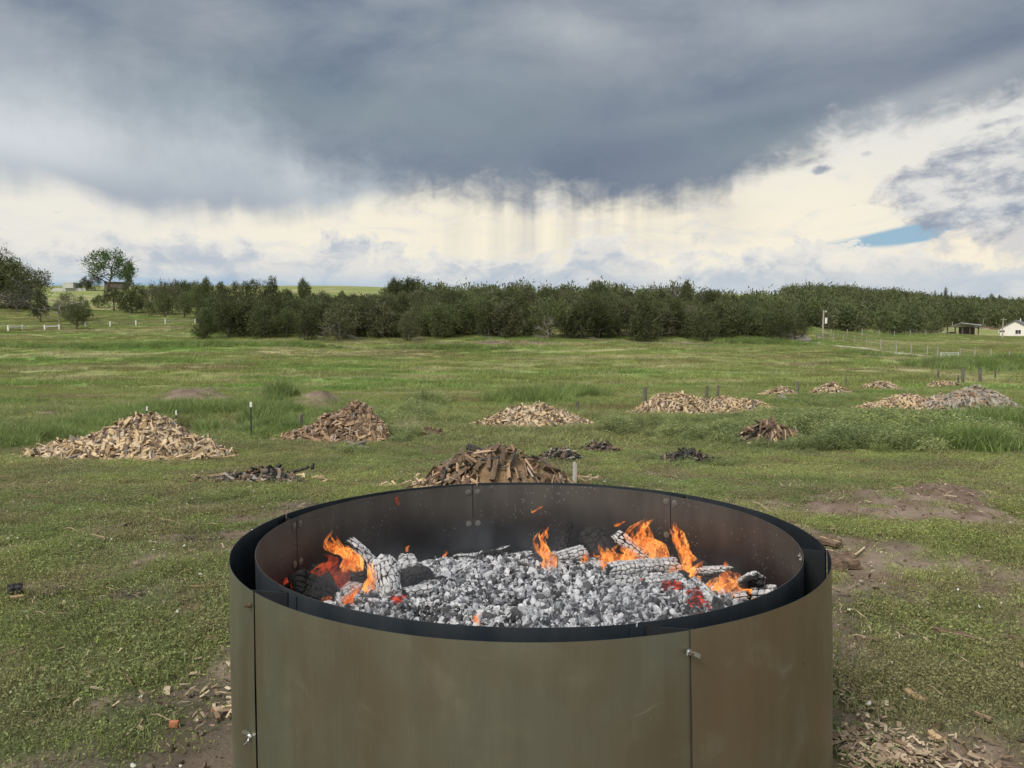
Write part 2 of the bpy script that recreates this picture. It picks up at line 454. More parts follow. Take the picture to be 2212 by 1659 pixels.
BLACK = [Spot(*q) for q in ((330, 1138, 55, 14), (440, 1122, 34, 9), (90, 1292, 60, 16), (10, 1285, 25, 12), (150, 1275, 40, 8), (420, 1170, 70, 9), (1290, 975, 110, 12), (1480, 990, 90, 12), (1210, 985, 50, 10), (1390, 975, 30, 5), (1450, 1030, 40, 5),
    (540, 1035, 110, 14), (755, 985, 40, 6), (1660, 965, 60, 10), (1160, 1010, 60, 10), (20, 1180, 30, 8), (300, 1290, 70, 8), (190, 1310, 80, 6))]
STRAW = [Spot(*q) for q in ((620, 862, 60, 10), (100, 800, 110, 6), (250, 770, 140, 5), (360, 712, 50, 4), (800, 765, 200, 4), (1300, 775, 250, 5), (560, 875, 40, 8), (520, 905, 30, 8), (1950, 775, 120, 4), (1560, 755, 140, 4), (870, 930, 40, 20), (2160, 745, 150, 4), (1900, 742, 100, 3), (2130, 775, 100, 3))]
RED = [Spot(*q) for q in ((420, 798, 120, 6), (170, 860, 160, 6), (1000, 868, 170, 10), (1180, 850, 120, 6), (1320, 886, 140, 6), (1120, 900, 100, 8), (60, 960, 70, 8), (1330, 830, 200, 4), (1900, 800, 160, 4), (40, 840, 100, 6), (1700, 790, 160, 4))]
LUSH = [Spot(*q) for q in ((620, 838, 200, 9), (850, 826, 240, 8), (1250, 806, 300, 6), (1700, 808, 260, 5), (1450, 835, 180, 6), (550, 850, 150, 6), (300, 760, 250, 5), (1850, 850, 200, 5), (1000, 838, 180, 5), (60, 775, 120, 4))]
TRACK = [(1700, 732), (1740, 735), (1790, 741), (1830, 749), (1880, 757), (1930, 764), (1975, 772)]
TRKP = np.array([ghit(x, y, base)[:2] for x, y in TRACK])
def track_d(X, Y):
    d = np.full(np.shape(X), 1e9)
    for a, b in zip(TRKP[:-1], TRKP[1:]):
        ab = b-a; tt = np.clip(((X-a[0])*ab[0]+(Y-a[1])*ab[1])/(ab@ab), 0, 1)
        d = np.minimum(d, np.hypot(X-a[0]-tt*ab[0], Y-a[1]-tt*ab[1]))
    return d
def union(L, X, Y, soft=.8, wob=.45, seed=3):
    m = np.zeros(np.shape(X))
    for s in L: m = np.maximum(m, s.m(X, Y, soft, wob, seed))
    return m
def masks(X, Y):
    r = {}
    nb = fbm(X*1.1, Y*1.1, 0, 21, 4); nf = fbm(X*3.3, Y*3.3, 0, 24, 3)
    near = sst(16-np.hypot(X, Y), 0, 3)
    r['dirt'] = np.clip(union(DIRT, X, Y, .8, .62)+near*sst(nb*.5+nf*.5, .44, .61)*.9, 0, 1)
    r['black'] = np.clip(union(BLACK, X, Y, .9, .6)*sst(nf, .25, .5)+near*sst(fbm(X*.9, Y*1.1, 0, 27, 4), .64, .74)*.45*(X < 3), 0, 1)
    r['straw'] = np.clip(union(STRAW, X, Y, .9, .5)+sst(fbm(X/7, Y/2.6, 0, 31, 4), .55, .72)*sst(Y, 18, 40), 0, 1)
    r['red'] = np.clip(union(RED, X, Y, .9, .5)*.9+sst(fbm(X/14, Y/4, 0, 37, 4), .56, .7)*.7*sst(Y, 25, 45), 0, 1)
    r['lush'] = np.clip(union(LUSH, X, Y, .9, .4)+sst(fbm(X/16, Y/5, 0, 41, 3), .52, .7)*.7*sst(Y, 20, 40), 0, 1)
    r['tall'] = sst(Y+(fbm(X/3, Y/3, 0, 43, 3)-.5)*6+np.where(X > 5, 1.0, 0)*0, 14.8, 18)
    r['track'] = sst(track_d(X, Y), 2.2, 1.2)
    return r
def mixc(a, b, m): return a*(1-m[..., None])+np.asarray(b)*m[..., None]
def gcol(X, Y, M_, tuft=False):
    """the plants' (tuft) or soil's own colour at a place"""
    n1 = fbm(X/1.7, Y/1.7, 0, 51, 4); n2 = fbm(X/9, Y/5, 0, 53, 3)
    if tuft: c = np.array([.285, .325, .115])+0*X[..., None]; alt = [.205, .255, .098]
    else: c = np.array([.125, .135, .065])+0*X[..., None]; alt = [.100, .115, .055]
    c = mixc(c, alt, sst(n1, .35, .65))
    c = mixc(c, [.28, .29, .13] if tuft else [.15, .16, .075], sst(n2, .45, .7)*.6)
    far = sst(Y, 18, 45)
    c = mixc(c, [.275, .320, .105], far*.7)
    c = mixc(c, [.165, .31, .070] , M_['lush']*.68*sst(Y, 12, 22))
    c = mixc(c, [.25, .19, .105], M_['red']*.62)
    c = mixc(c, [.45, .41, .25], M_['straw']*.58)
    if not tuft:
        nd = fbm(X*4, Y*4, 0, 57, 3)
        ds = mixc(np.array([.165, .122, .092])+0*X[..., None], [.235, .185, .145], sst(nd, .4, .65))
        c = c*(1-M_['dirt'][..., None])+ds*M_['dirt'][..., None]
        c = mixc(c, [.045, .04, .036], M_['black'])
        c = mixc(c, [.50, .45, .37], M_['track'])
    return c
def ground_shader(t):
    P = wpos(t)
    c = attr(t, 'gcol', 'Color')
    f = noise(t, P, 9, 6, .7); g = noise(t, P, 60, 3, .6); h = noise(t, mapping(t, P, (1, .5, 1)), 1.3, 5, .6)
    v = f*.7+g*.5+h*.6+.12
    c = mulc(t, c, grey(t, v))
    return pbsdf(t, c, .95, bump=f*.6+g*.4, bs=.7, bd=.03, spec=.15)
M_GROUND = mat('ground', ground_shader)
def axis(lo, hi, segs):
    """segs: list of (limit, step) walking outward from 0"""
    out = [0.0]; p = 0.0
    st = segs[0][1]
    while p < hi:
        for L, s_ in segs:
            if p < L: st = s_; break
        else: st = st*1.07
        p += st; out.append(p)
    return out
xs_ = axis(0, 3500, [(6, .09), (12, .16), (40, .45), (130, 1.4)])
XS = np.array([-v for v in xs_[::-1][:-1]]+xs_)
ya = axis(0, 4200, [(2, .25), (11, .075), (20, .14), (45, .3), (130, .9), (240, 2.0)])
yb = axis(0, 700, [(4, .5)])
YS = np.array([-v for v in yb[::-1][:-1]]+ya)
GX, GY = np.meshgrid(XS, YS)
GZ = terr(GX, GY)
MK = masks(GX, GY)
gc = gcol(GX, GY, MK)
nx, ny = len(XS), len(YS)
ii = (np.arange(ny-1)[:, None]*nx+np.arange(nx-1)[None]).ravel()
me = np_mesh('ground', np.stack([GX, GY, GZ], -1).reshape(-1, 3), np.stack([ii, ii+1, ii+nx+1, ii+nx], 1), [M_GROUND], None, True,
             {'gcol': ('POINT', 'FLOAT_COLOR', np.concatenate([gc, np.ones(gc.shape[:2]+(1,))], -1).reshape(-1, 4))})
tag(link('ground', me), 'grassy ground falling to a meadow and rising to wooded slopes', None, None, 'structure')
print('terrain verts', len(GX.ravel()))
def tz(X, Y): return float(terr(np.array([X]), np.array([Y]))[0])

# pond water
M_WATER = mat('pond_water', lambda t: pbsdf(t, (.10, .085, .055), .06, bump=noise(t, wpos(t), 14, 3), bs=.05, bd=.01, spec=.6))
th = np.linspace(0, 2*np.pi, 41)[:-1]
PW = np.stack([POND.X+POND.rx*1.1*np.cos(th), POND.Y+POND.ry*1.15*np.sin(th), 0*th], 1)
pz = float(base(np.array([POND.X]), np.array([POND.Y]))[0])-.22
PW[:, 2] = pz
m_ = MB(); m_.add(np.vstack([PW, [[POND.X, POND.Y, pz]]]), [[40, i, (i+1) % 40] for i in range(40)])
tag(m_.build('pond_water', M_WATER), 'small brown pond behind the big left wood pile', None, None, 'structure')

# ------------------------------------------------------------------ grass and weeds
def instancer_shader(trans=.35, rough=.55, vary=.5):
    def f(t):
        c = attr(t, 'tint', 'Color', 'INSTANCER')
        r = attr(t, 'rnd'); hue = attr(t, 'dry')
        c = mulc(t, c, grey(t, r*vary*2+(1.02-vary)))
        c = mix(t, hue, c, (.30, .26, .13))
        return leafshade(t, c, trans, rough)
    return f
M_GRASS = mat('grass_blades', instancer_shader())
def blades(n, R, hmin, hmax, w, lean, seed, dry=.08, seg=2, leafy=0, lw=.012, ll=.02, core=0.):
    """a patch of bent blades, plus small leaves on stalks"""
    r = np.random.RandomState(seed)
    V = []; Fc = []; rn = []; dr = []; k = 0
    ang = r.rand(n)*2*np.pi; rad = R*np.sqrt(r.rand(n))*(1-core*r.rand(n))
    bx, by = rad*np.cos(ang), rad*np.sin(ang)
    h = (hmin+(hmax-hmin)*r.rand(n)**1.3)*(1-.35*(rad/R)**2)
    da = r.rand(n)*2*np.pi; le = lean*(.3+r.rand(n))*h
    fa = r.rand(n)*2*np.pi
    ca, sa = np.cos(fa)*w/2, np.sin(fa)*w/2
    tt = [0, .55, 1] if seg == 2 else [0, 1]
    rows = []
    for q in tt:
        cx = bx+np.cos(da)*le*q*q; cy = by+np.sin(da)*le*q*q; cz = h*(q-.25*q*q*lean)
        ww = (1-q*.45) if q < 1 else 0
        rows.append((cx, cy, cz, ww))
    base_i = 0
    if seg == 2:
        (x0, y0, z0, w0), (x1, y1, z1, w1), (x2, y2, z2, w2) = rows
        VV = np.stack([np.stack([x0-ca, y0-sa, z0-.01], 1), np.stack([x0+ca, y0+sa, z0-.01], 1), np.stack([x1+ca*w1, y1+sa*w1, z1], 1), np.stack([x1-ca*w1, y1-sa*w1, z1], 1), np.stack([x2, y2, z2], 1)], 1).reshape(-1, 3)
        b = np.arange(n)*5
        FQ = np.stack([b, b+1, b+2, b+3], 1); FT = np.stack([b+3, b+2, b+4], 1)
        rr = r.rand(n); dd = (r.rand(n) < dry)*r.rand(n)
        arnd = np.concatenate([rr, rr]); adry = np.concatenate([dd, dd]); nv = n*5
    else:
        (x0, y0, z0, w0), (x2, y2, z2, w2) = rows
        VV = np.stack([np.stack([x0-ca, y0-sa, z0-.01], 1), np.stack([x0+ca, y0+sa, z0-.01], 1), np.stack([x2, y2, z2], 1)], 1).reshape(-1, 3)
        b = np.arange(n)*3; FQ = np.zeros((0, 4), int); FT = np.stack([b, b+1, b+2], 1)
        rr = r.rand(n); dd = (r.rand(n) < dry)*r.rand(n); arnd, adry, nv = rr, dd, n*3
    if leafy:
        m = leafy
        a2 = r.rand(m)*2*np.pi; r2 = R*np.sqrt(r.rand(m)); c = np.stack([r2*np.cos(a2), r2*np.sin(a2), (hmin*.5+(hmax-hmin)*r.rand(m)*.9)*(1-.4*(r2/R)**2)], 1)
        d1 = r.randn(m, 3)*[1, 1, .45]; d1 /= np.linalg.norm(d1, axis=1)[:, None]
        d2 = np.cross(d1, r.randn(m, 3)*[.5, .5, 1]); d2 /= np.linalg.norm(d2, axis=1)[:, None]
        L = ll*(.6+.8*r.rand(m))[:, None]; Wd = lw*(.6+.8*r.rand(m))[:, None]
        VL = np.stack([c, c+d1*L*.5+d2*Wd*.5, c+d1*L, c+d1*L*.5-d2*Wd*.5], 1).reshape(-1, 3)
        b = np.arange(m)*4+nv; FL = np.stack([b, b+1, b+2, b+3], 1)
        VV = np.vstack([VV, VL]); rl = .25+.75*r.rand(m); dl = (r.rand(m) < dry*.6)*r.rand(m)
        nq = len(FQ)
        FQ = np.vstack([FQ, FL]); arnd = np.concatenate([arnd[:nq], rl, arnd[nq:]]); adry = np.concatenate([adry[:nq], dl, adry[nq:]])
    lst = [f for f in (FQ, FT) if len(f)]
    return VV, lst, arnd, adry
def variant(coll, name, args, m=None):
    VV, lst, a_, d_ = args
    me = np_mesh(name, VV, lst, [m or M_GRASS], None, False, {'rnd': ('FACE', 'FLOAT', a_), 'dry': ('FACE', 'FLOAT', d_)})
    o = bpy.data.objects.new(name, me); coll.objects.link(o); return o
def gn_tree(name, coll):
    g = bpy.data.node_groups.new(name, 'GeometryNodeTree')
    g.interface.new_socket('Geometry', in_out='INPUT', socket_type='NodeSocketGeometry')
    g.interface.new_socket('Geometry', in_out='OUTPUT', socket_type='NodeSocketGeometry')
    N = g.nodes.new; L = g.links.new
    i, o = N('NodeGroupInput'), N('NodeGroupOutput')
    ci = N('GeometryNodeCollectionInfo'); ci.inputs[0].default_value = coll
    ci.inputs['Separate Children'].default_value = True; ci.inputs['Reset Children'].default_value = True
    ip = N('GeometryNodeInstanceOnPoints'); ip.inputs['Pick Instance'].default_value = True
    def na(n, typ):
        a = N('GeometryNodeInputNamedAttribute'); a.data_type = typ; a.inputs[0].default_value = n
        return [q for q in a.outputs if q.enabled and q.name == 'Attribute'][0]
    L(i.outputs[0], ip.inputs['Points']); L(ci.outputs[0], ip.inputs['Instance'])
    L(na('idx', 'INT'), ip.inputs['Instance Index'])
    rot = na('rot', 'FLOAT_VECTOR')
    er = N('FunctionNodeEulerToRotation'); L(rot, er.inputs[0]); L(er.outputs[0], ip.inputs['Rotation'])
    L(na('scl', 'FLOAT_VECTOR'), ip.inputs['Scale'])
    L(ip.outputs[0], o.inputs[0])
    return g
def scatter(name, coll, P, idx, rot, scl, tint):
    me = bpy.data.meshes.new(name); me.vertices.add(len(P)); me.vertices.foreach_set('co', np.asarray(P, np.float32).ravel())
    a = me.attributes.new('idx', 'INT', 'POINT'); a.data.foreach_set('value', np.asarray(idx, np.int32))
    for n_, v in (('rot', rot), ('scl', scl)):
        a = me.attributes.new(n_, 'FLOAT_VECTOR', 'POINT'); a.data.foreach_set('vector', np.asarray(v, np.float32).ravel())
    a = me.attributes.new('tint', 'FLOAT_COLOR', 'POINT'); a.data.foreach_set('color', np.concatenate([tint, np.ones((len(P), 1))], 1).astype(np.float32).ravel())
    o = link(name, me); md = o.modifiers.new('scatter', 'NODES'); md.node_group = gn_tree(name, coll)
    print(name, len(P)); return o
def coll_of(name, objs_args, m=None):
    c = bpy.data.collections.new(name)
    for i, a in enumerate(objs_args): variant(c, '%s_%02d' % (name, i), a, m)
    return c
PIT = np.array([.075*.926, 3.42])
def sample(n, y0, y1, pad=1.12, pw=1.0):
    """points over the seen wedge, even per area"""
    Y = np.sqrt(RS.rand(n)*(y1*y1-y0*y0)+y0*y0); X = (RS.rand(n)*2-1)*.666*pad*Y
    return X, Y
def place(name, coll, X, Y, idx, s, sz, tint, label, cat=None, tilt=.12, dz=0):
    Z = terr(X, Y)+dz
    rot = np.stack([RS.randn(len(X))*tilt, RS.randn(len(X))*tilt, RS.rand(len(X))*2*np.pi], 1)
    o = scatter(name, coll, np.stack([X, Y, Z], 1), idx, rot, np.stack([s, s, sz], 1), tint)
    return tag(o, label, cat, None, 'stuff')
# 1 short trampled turf in front
NV = 10
short = coll_of('short_turf', [blades(150, .17, .015, .055, .0040, 1.2, 100+i, .16, 2, 210 if i % 2 else 90, .0065, .0135) for i in range(NV)]
                + [blades(40, .14, .015, .035, .004, 1.3, 140+i, .25, 2, 25, .009, .016) for i in range(3)])
X, Y = sample(23000, 2.4, 17.6)
keep = np.hypot(X-PIT[0], Y-PIT[1]) > 1.33
keep &= RS.rand(len(X)) < np.where(Y > 9, .75, 1)
X, Y = X[keep], Y[keep]
mk = masks(X, Y)
bare = np.clip(mk['dirt']*.93+mk['black']*.8, 0, 1)*(1-.25*fbm(X*3, Y*3, 0, 98, 2))
k2 = RS.rand(len(X)) > bare
X, Y = X[k2], Y[k2]; mk = {k: v[k2] for k, v in mk.items()}; bare = bare[k2]
idx = RS.randint(0, NV, len(X)); sp = RS.rand(len(X)) < .08+bare; idx[sp] = NV+RS.randint(0, 3, sp.sum())
g1 = fbm(X*1.5, Y*1.5, 0, 71, 3)
s = .75+.6*g1+.25*RS.rand(len(X)); s *= (1+.35*sst(Y, 8, 14))
ti = gcol(X, Y, mk, True)*((.72+.5*RS.rand(len(X)))*(.70+.65*fbm(X*.8, Y*.8, 0, 73, 3)))[:, None]
ti = mixc(ti, [.27, .34, .08], (RS.rand(len(X)) < .10)*.7)
ti = mixc(ti, [.26, .22, .13], (fbm(X*1.9, Y*1.9, 0, 74, 3) > .56)*.55)
place('grass', short, X, Y, idx, s, s*(.8+.5*RS.rand(len(X))), ti, 'short trampled grass and low weeds round the fire ring')
# 2 knee-high grass on the slope and pasture
PILE_AT = [(48, 488, 998), (602, 846, 960), (1030, 1282, 922), (1365, 1672, 896), (1640, 1726, 856), (1748, 1842, 852), (1860, 1952, 842), (2000, 2080, 838), (1852, 2205, 888), (1582, 1752, 964)]
CLEAR = []
for x0, x1, yb in PILE_AT:
    c_ = ghit((x0+x1)/2, yb, base); w_ = (x1-x0)*c_[1]/F; CLEAR.append((c_[0]*(1+.15*w_/c_[1]), c_[1]+w_*.10, w_*.56, w_*.34))
CLEAR.append((POND.X+.5, POND.Y-.9, POND.rx*.9, 2.0))
def clearing(X, Y, k=1.0):
    m = np.zeros(len(X))
    for cx, cy, rx, ry in CLEAR: m = np.maximum(m, sst(np.hypot((X-cx)/(rx*k), (Y-cy)/(ry*k)), 1.15, .9))
    return m
tall = coll_of('tall_grass', [blades(150, .38, .12, .42, .010, .75, 200+i, .12, 2, 0) for i in range(6)]+[blades(130, .36, .10, .30, .010, .7, 230+i, .12, 2, 90, .03, .05) for i in range(3)])
X, Y = sample(15000, 13.5, 50, 1.08)
mk = masks(X, Y)
keep = (RS.rand(len(X)) < mk['tall']*(1-mk['dirt']*.95)*(1-.7*mk['black'])*(1-clearing(X, Y))) & (POND.m(X, Y, .4, .1) < .3)
X, Y = X[keep], Y[keep]; mk = {k: v[keep] for k, v in mk.items()}
hh = .45+.75*fbm(X/4, Y/4, 0, 81, 3)+.15*RS.rand(len(X))
hh *= np.where(Y < 20, .62, 1)*(1-.35*sst(Y, 30, 50))*(1-.55*clearing(X, Y, 1.6))
place('meadow_grass', tall, X, Y, RS.randint(0, 9, len(X)), .9+.5*RS.rand(len(X)), hh, gcol(X, Y, mk, True)*(.8+.4*RS.rand(len(X)))[:, None], 'knee-high grass among and behind the wood piles')
# 3 far pasture
farp = coll_of('pasture_grass', [blades(170, .9, .12, .38, .035, .6, 300+i, .12, 1, 0) for i in range(6)])
X, Y = sample(22000, 48, 200, 1.05)
mk = masks(X, Y)
keep = (RS.rand(len(X)) < (1-mk['track'])*(1-.5*mk['dirt']))
X, Y = X[keep], Y[keep]; mk = {k: v[keep] for k, v in mk.items()}
hh = .35+.9*fbm(X/7, Y/4, 0, 91, 3)+.2*RS.rand(len(X))
place('pasture_grass', farp, X, Y, RS.randint(0, 6, len(X)), .9+.6*RS.rand(len(X)), hh, gcol(X, Y, mk, True)*((.85+.3*RS.rand(len(X)))*(.66+.68*fbm(X/6, Y/2.2, 0, 92, 4)))[:, None], 'pasture grass in pale and rusty bands below the woods', None, .05)
# 4 tall weeds and reeds in named clumps
weed = coll_of('weed', [blades(60, .30, .25, .65, .008, .35, 400+i, .06, 2, 480, .018, .055, .3) for i in range(5)])
reed = coll_of('reed', [blades(170, .32, .5, 1.1, .014, .35, 430+i, .10, 2, 0) for i in range(4)])
WX, WY, WH = [], [], []
def clump(spot, n, h, store):
    a = RS.rand(n)*2*np.pi; q = np.sqrt(RS.rand(n))*(1+.25*RS.randn(n))
    x = spot.X+spot.rx*q*np.cos(a); y = spot.Y+spot.ry*q*np.sin(a)
    store.append(np.stack([x, y, h*(.7+.6*RS.rand(n))*(1-.3*np.clip(q, 0, 1)**2)], 1))
ws = []
for x, y, rx, ry, n, h in ((1900, 945, 340, 24, 800, 1.05), (2150, 935, 130, 20, 260, .9), (1770, 918, 170, 10, 260, .9), (1480, 925, 150, 12, 150, .55), (1340, 940, 22, 5, 12, .9), (1340, 925, 100, 8, 50, .4), (1500, 945, 110, 10, 90, .55), (1570, 955, 30, 6, 16, .8),
                           (890, 900, 60, 20, 60, 1.0), (920, 885, 50, 12, 40, 1.2), (850, 950, 50, 12, 50, .6), (1760, 975, 80, 8, 50, .6), (1480, 1000, 80, 8, 30, .4), (1740, 880, 80, 6, 110, .8), (1440, 912, 90, 5, 60, .4), (1900, 970, 240, 10, 200, .75), (1830, 868, 60, 4, 50, .7), (760, 980, 60, 6, 20, .4), (2200, 905, 60, 6, 60, .8), (1780, 862, 100, 4, 70, .7)):
    clump(Spot(x, y, rx, ry), n, h, ws)
A = np.concatenate(ws); A = A[clearing(A[:, 0], A[:, 1]) < .4]; A[:, 2] *= .7+.6*fbm(A[:, 0]*.7, A[:, 1]*.7, 0, 97, 3); X, Y = A[:, 0], A[:, 1]; mk = masks(X, Y)
ti = mixc(gcol(X, Y, mk, True), [.155, .205, .095], np.full(len(X), .45))*((.65+.7*RS.rand(len(X)))*(.65+.7*fbm(X*.8, Y*.8, 0, 99, 3)))[:, None]
ti = mixc(ti, [.33, .37, .16], (RS.rand(len(X)) < .15)*.7)
place('weeds', weed, X, Y, RS.randint(0, 5, len(X)), A[:, 2]*.95+.2, A[:, 2]*(.8+.5*RS.rand(len(X))), ti, 'leafy green weeds standing between the right-hand wood piles', None, .1)
rs_ = []
for x, y, rx, ry, n, h in ((400, 897, 110, 5, 170, .75), (310, 905, 80, 8, 90, .65), (575, 905, 40, 16, 80, .75), (520, 892, 50, 6, 70, .7), (60, 960, 80, 14, 90, .55), (190, 930, 90, 8, 90, .5), (1150, 868, 80, 8, 120, 1.0), (1230, 855, 60, 6, 60, .9), (600, 872, 24, 6, 24, 1.1), (2080, 800, 90, 6, 220, 1.3), (2190, 795, 50, 5, 110, 1.3), (700, 905, 60, 8, 40, .5), (2150, 940, 70, 12, 70, .95), (2090, 975, 90, 8, 60, .7),
                           (300, 752, 260, 4, 260, 1.1), (640, 748, 90, 3, 60, .9), (1640, 738, 110, 2.5, 140, 1.1), (950, 752, 130, 3, 90, .9), (1880, 770, 80, 3, 40, .8), (30, 875, 60, 6, 40, .5), (600, 930, 50, 14, 50, .5)):
    clump(Spot(x, y, rx, ry), n, h, rs_)
A = np.concatenate(rs_); X, Y = A[:, 0], A[:, 1]; ok = POND.m(X, Y, .4, .1) < .5; A = A[ok]; X, Y = A[:, 0], A[:, 1]; mk = masks(X, Y)
ti = mixc(gcol(X, Y, mk, True), [.19, .29, .085], np.full(len(X), .65))*(.75+.5*RS.rand(len(X)))[:, None]
place('reeds', reed, X, Y, RS.randint(0, 4, len(X)), A[:, 2]*.6+.5+Y*.012, A[:, 2], ti, 'bright tall reeds and grass round the pond and ditches', None, .08)

# clods of soil and dry litter on the bare patches
# ------------------------------------------------------------------ fire ring
PX, PYc = float(PIT[0]), float(PIT[1])
RIM, RI, RO = .868, 1.162, 1.262
def steel_outer(t):
    P = tc(t, 'Object')
    L = wpos(t)
    n1 = noise(t, mapping(t, L, (1.1, 1.1, .7), (3, 1, 0)), 1.7, 4, .55); n2 = noise(t, mapping(t, L, (1, 1, .12)), 7, 5, .6)
    n3 = noise(t, mapping(t, L, (1, 1, .02)), 160, 3, .5); blot = noise(t, L, 5, 5, .65, .5)
    c = mix(t, n1.step(.40, .60), (.225, .235, .180), (.215, .190, .130))
    c = mix(t, attr(t, 'warm', 'Fac', 'OBJECT')*(n1*.6+.35), c, (.245, .175, .105))
    c = mix(t, (blot.step(.5, .75)*.6), c, (.29, .275, .20))
    c = mulc(t, c, grey(t, n2*.35+n3*.14+.78))
    # rust freckles, small dents and dust marks
    v = voro(t, mapping(t, L, (1, 1, 1), (.3, .2, .1)), 9); vn_ = noise(t, L, 30, 4)
    c = mix(t, ((v+vn_*.06).step(.085, .05)*noise(t, L, 2.3, 2).step(.52, .6)*.75), c, (.10, .045, .02))
    w = voro(t, mapping(t, L, (1, 1, .8), (1.3, .7, .5)), 14)
    c = mix(t, ((w+noise(t, L, 60, 3)*.05).step(.07, .04)*noise(t, L, 3.1, 2).step(.5, .6)*.5), c, (.42, .42, .38))
    sc = noise(t, mapping(t, L, (.5, .5, 3.2), (0, 0, 2)), 2.0, 1, .4, .15)
    c = mix(t, ((sc-.5).abs().step(.0030, .0006)*noise(t, L, 3, 3).step(.54, .64)*.4), c, (.42, .40, .35))
    rough = n2*.14+blot*.12+.34
    return pbsdf(t, c, rough, .78, bump=n3*.2+n1*3+blot*.4, bs=.22, bd=.004)
M_OUT = mat('weathered_steel', steel_outer)
def steel_sooty(t):
    L = wpos(t)
    z = attr(t, 'hgt'); n = noise(t, L, 3.2, 5, .6, .3); n2 = noise(t, mapping(t, L, (1, 1, .3)), 9, 5, .6); s2 = noise(t, L, 1.3, 3)
    c = mix(t, (z+(n-.5)*.5).step(.15, .62), (.014, .017, .023), (.042, .039, .039))
    c = mix(t, ((z+(s2-.5)*.8).step(.42, .9)*.7), c, (.125, .115, .100))
    c = mulc(t, c, grey(t, n2*.9+.5))
    v = voro(t, L, 26); w = voro(t, mapping(t, L, (1, 1, .5), (.2, .6, .1)), 60)
    sp = v.step(.11, .05)*noise(t, L, 6, 2).step(.46, .58)+w.step(.17, .10)*noise(t, L, 3, 3).step(.47, .62)
    c = mix(t, (sp*.75).clamp(), c, (.42, .42, .42))
    ash = noise(t, mapping(t, L, (1, 1, .45)), 5, 6, .7).step(.62, .8)
    c = mix(t, ash*.25, c, (.22, .23, .25))
    return pbsdf(t, c, n*.3+.38, .35, bump=n2, bs=.15, bd=.004)
M_SOOT = mat('sooty_steel', steel_sooty)
M_BOLT = mat('bolt_steel', lambda t: pbsdf(t, mix(t, noise(t, wpos(t), 40, 3), (.16, .15, .13), (.30, .29, .26)), .5, .6))
M_ZINC = mat('zinc_plate', lambda t: pbsdf(t, (.62, .64, .66), .28, .9))
M_RUST = mat('rusty_steel', lambda t: pbsdf(t, mix(t, noise(t, wpos(t), 60, 3), (.07, .045, .03), (.18, .12, .08)), .8, .3))

M_NAVY = mat('blued_steel', lambda t: (lambda n, n2: pbsdf(t, mix(t, n.step(.3, .72), (.024, .036, .048), (.050, .058, .066)), n2*.25+.42, .45))(noise(t, mapping(t, wpos(t), (1, 1, .25)), 6, 5, .6), noise(t, wpos(t), 11, 4)))
def lean(V, r0):
    """the sheets lean a little: bottoms flare out and drift right"""
    V = V.copy(); k = (RIM-V[:, 2])
    q = np.hypot(V[:, 0], V[:, 1]); V[:, :2] *= (1+k*.014/np.maximum(q, .1))[:, None]; V[:, 0] += k*.016
    return V
def pol(r, ph, z): return np.array([r*math.sin(ph), r*math.cos(ph), z])
def panel(name, r, p0, p1, z0, z1, ms, parent, th_=.0016, gap=.002, wave=.004, seed=0, dr=(0, 0)):
    """a curved steel sheet with real thickness from angle p0 to p1"""
    n = max(8, int(abs(p1-p0)*r/.03)); nz_ = 12
    ph = np.linspace(p0+gap/r, p1-gap/r, n+1); zz = np.linspace(z0, z1, nz_+1)
    A, Z = np.meshgrid(ph, zz)
    tt = (A-p0)/(p1-p0)
    rr = r+wave*(fbm(A*3, Z*2, 0, 300+seed, 2)-.5)*2+dr[0]*(1-tt)**6+dr[1]*tt**6
    Zt = Z+np.where(np.abs(Z-z1) < 1e-6, .003*(fbm(A*2.4, Z, 0, 320+seed, 2)-.5)*2, 0)
    V = []
    for d in (0, th_):
        V.append(np.stack([(rr-d)*np.sin(A), (rr-d)*np.cos(A), Zt], -1).reshape(-1, 3))
    N = (n+1)*(nz_+1); a = (np.arange(nz_)[:, None]*(n+1)+np.arange(n)[None]).ravel()
    F_ = [np.stack([a+1, a, a+n+1, a+n+2], 1), np.stack([a, a+1, a+n+2, a+n+1], 1)+N]
    top = nz_*(n+1)+np.arange(n); bot = np.arange(n)
    F_.append(np.stack([top, top+N, top+1+N, top+1], 1)); F_.append(np.stack([bot+1, bot+1+N, bot+N, bot], 1))
    e0 = np.arange(nz_)*(n+1); e1 = e0+n
    F_.append(np.stack([e0+n+1, e0, e0+N, e0+n+1+N], 1)); F_.append(np.stack([e1, e1+n+1, e1+n+1+N, e1+N], 1))
    V = lean(np.vstack(V), r)
    # the rim and edge strips keep vertices of their own, so the bend of the sheet shades cleanly
    nb = 2*n*nz_; FF = np.concatenate(F_); strip = FF[nb:]; V2 = V[strip.ravel()]; FF = np.vstack([FF[:nb], (np.arange(strip.size)+len(V)).reshape(-1, 4)])
    V = np.vstack([V, V2]); mi = np.zeros(len(FF), int); mi[n*nz_:2*n*nz_] = 1; mi[nb:] = 1 if ms[2] else 0
    me = np_mesh(name, V, FF, list(ms[:2]), mi, False, {'hgt': ('POINT', 'FLOAT', (V[:, 2]-.4)/.44)})
    sm = np.zeros(len(me.polygons), bool); sm[:nb] = True; me.polygons.foreach_set('use_smooth', sm)
    return link(name, me, parent)
ring = thing('fire_pit_ring', 'large round double-walled steel fire ring holding burning charcoal', 'fire ring', (PX, PYc, 0))
D = math.radians
inner = [D(q) for q in (-75.2, -15.2, 44.5, 104.5, 164.5, 224.8)]
outer = [D(q) for q in (-130.6, -72, -13, 46.5, 103, 158.0)]
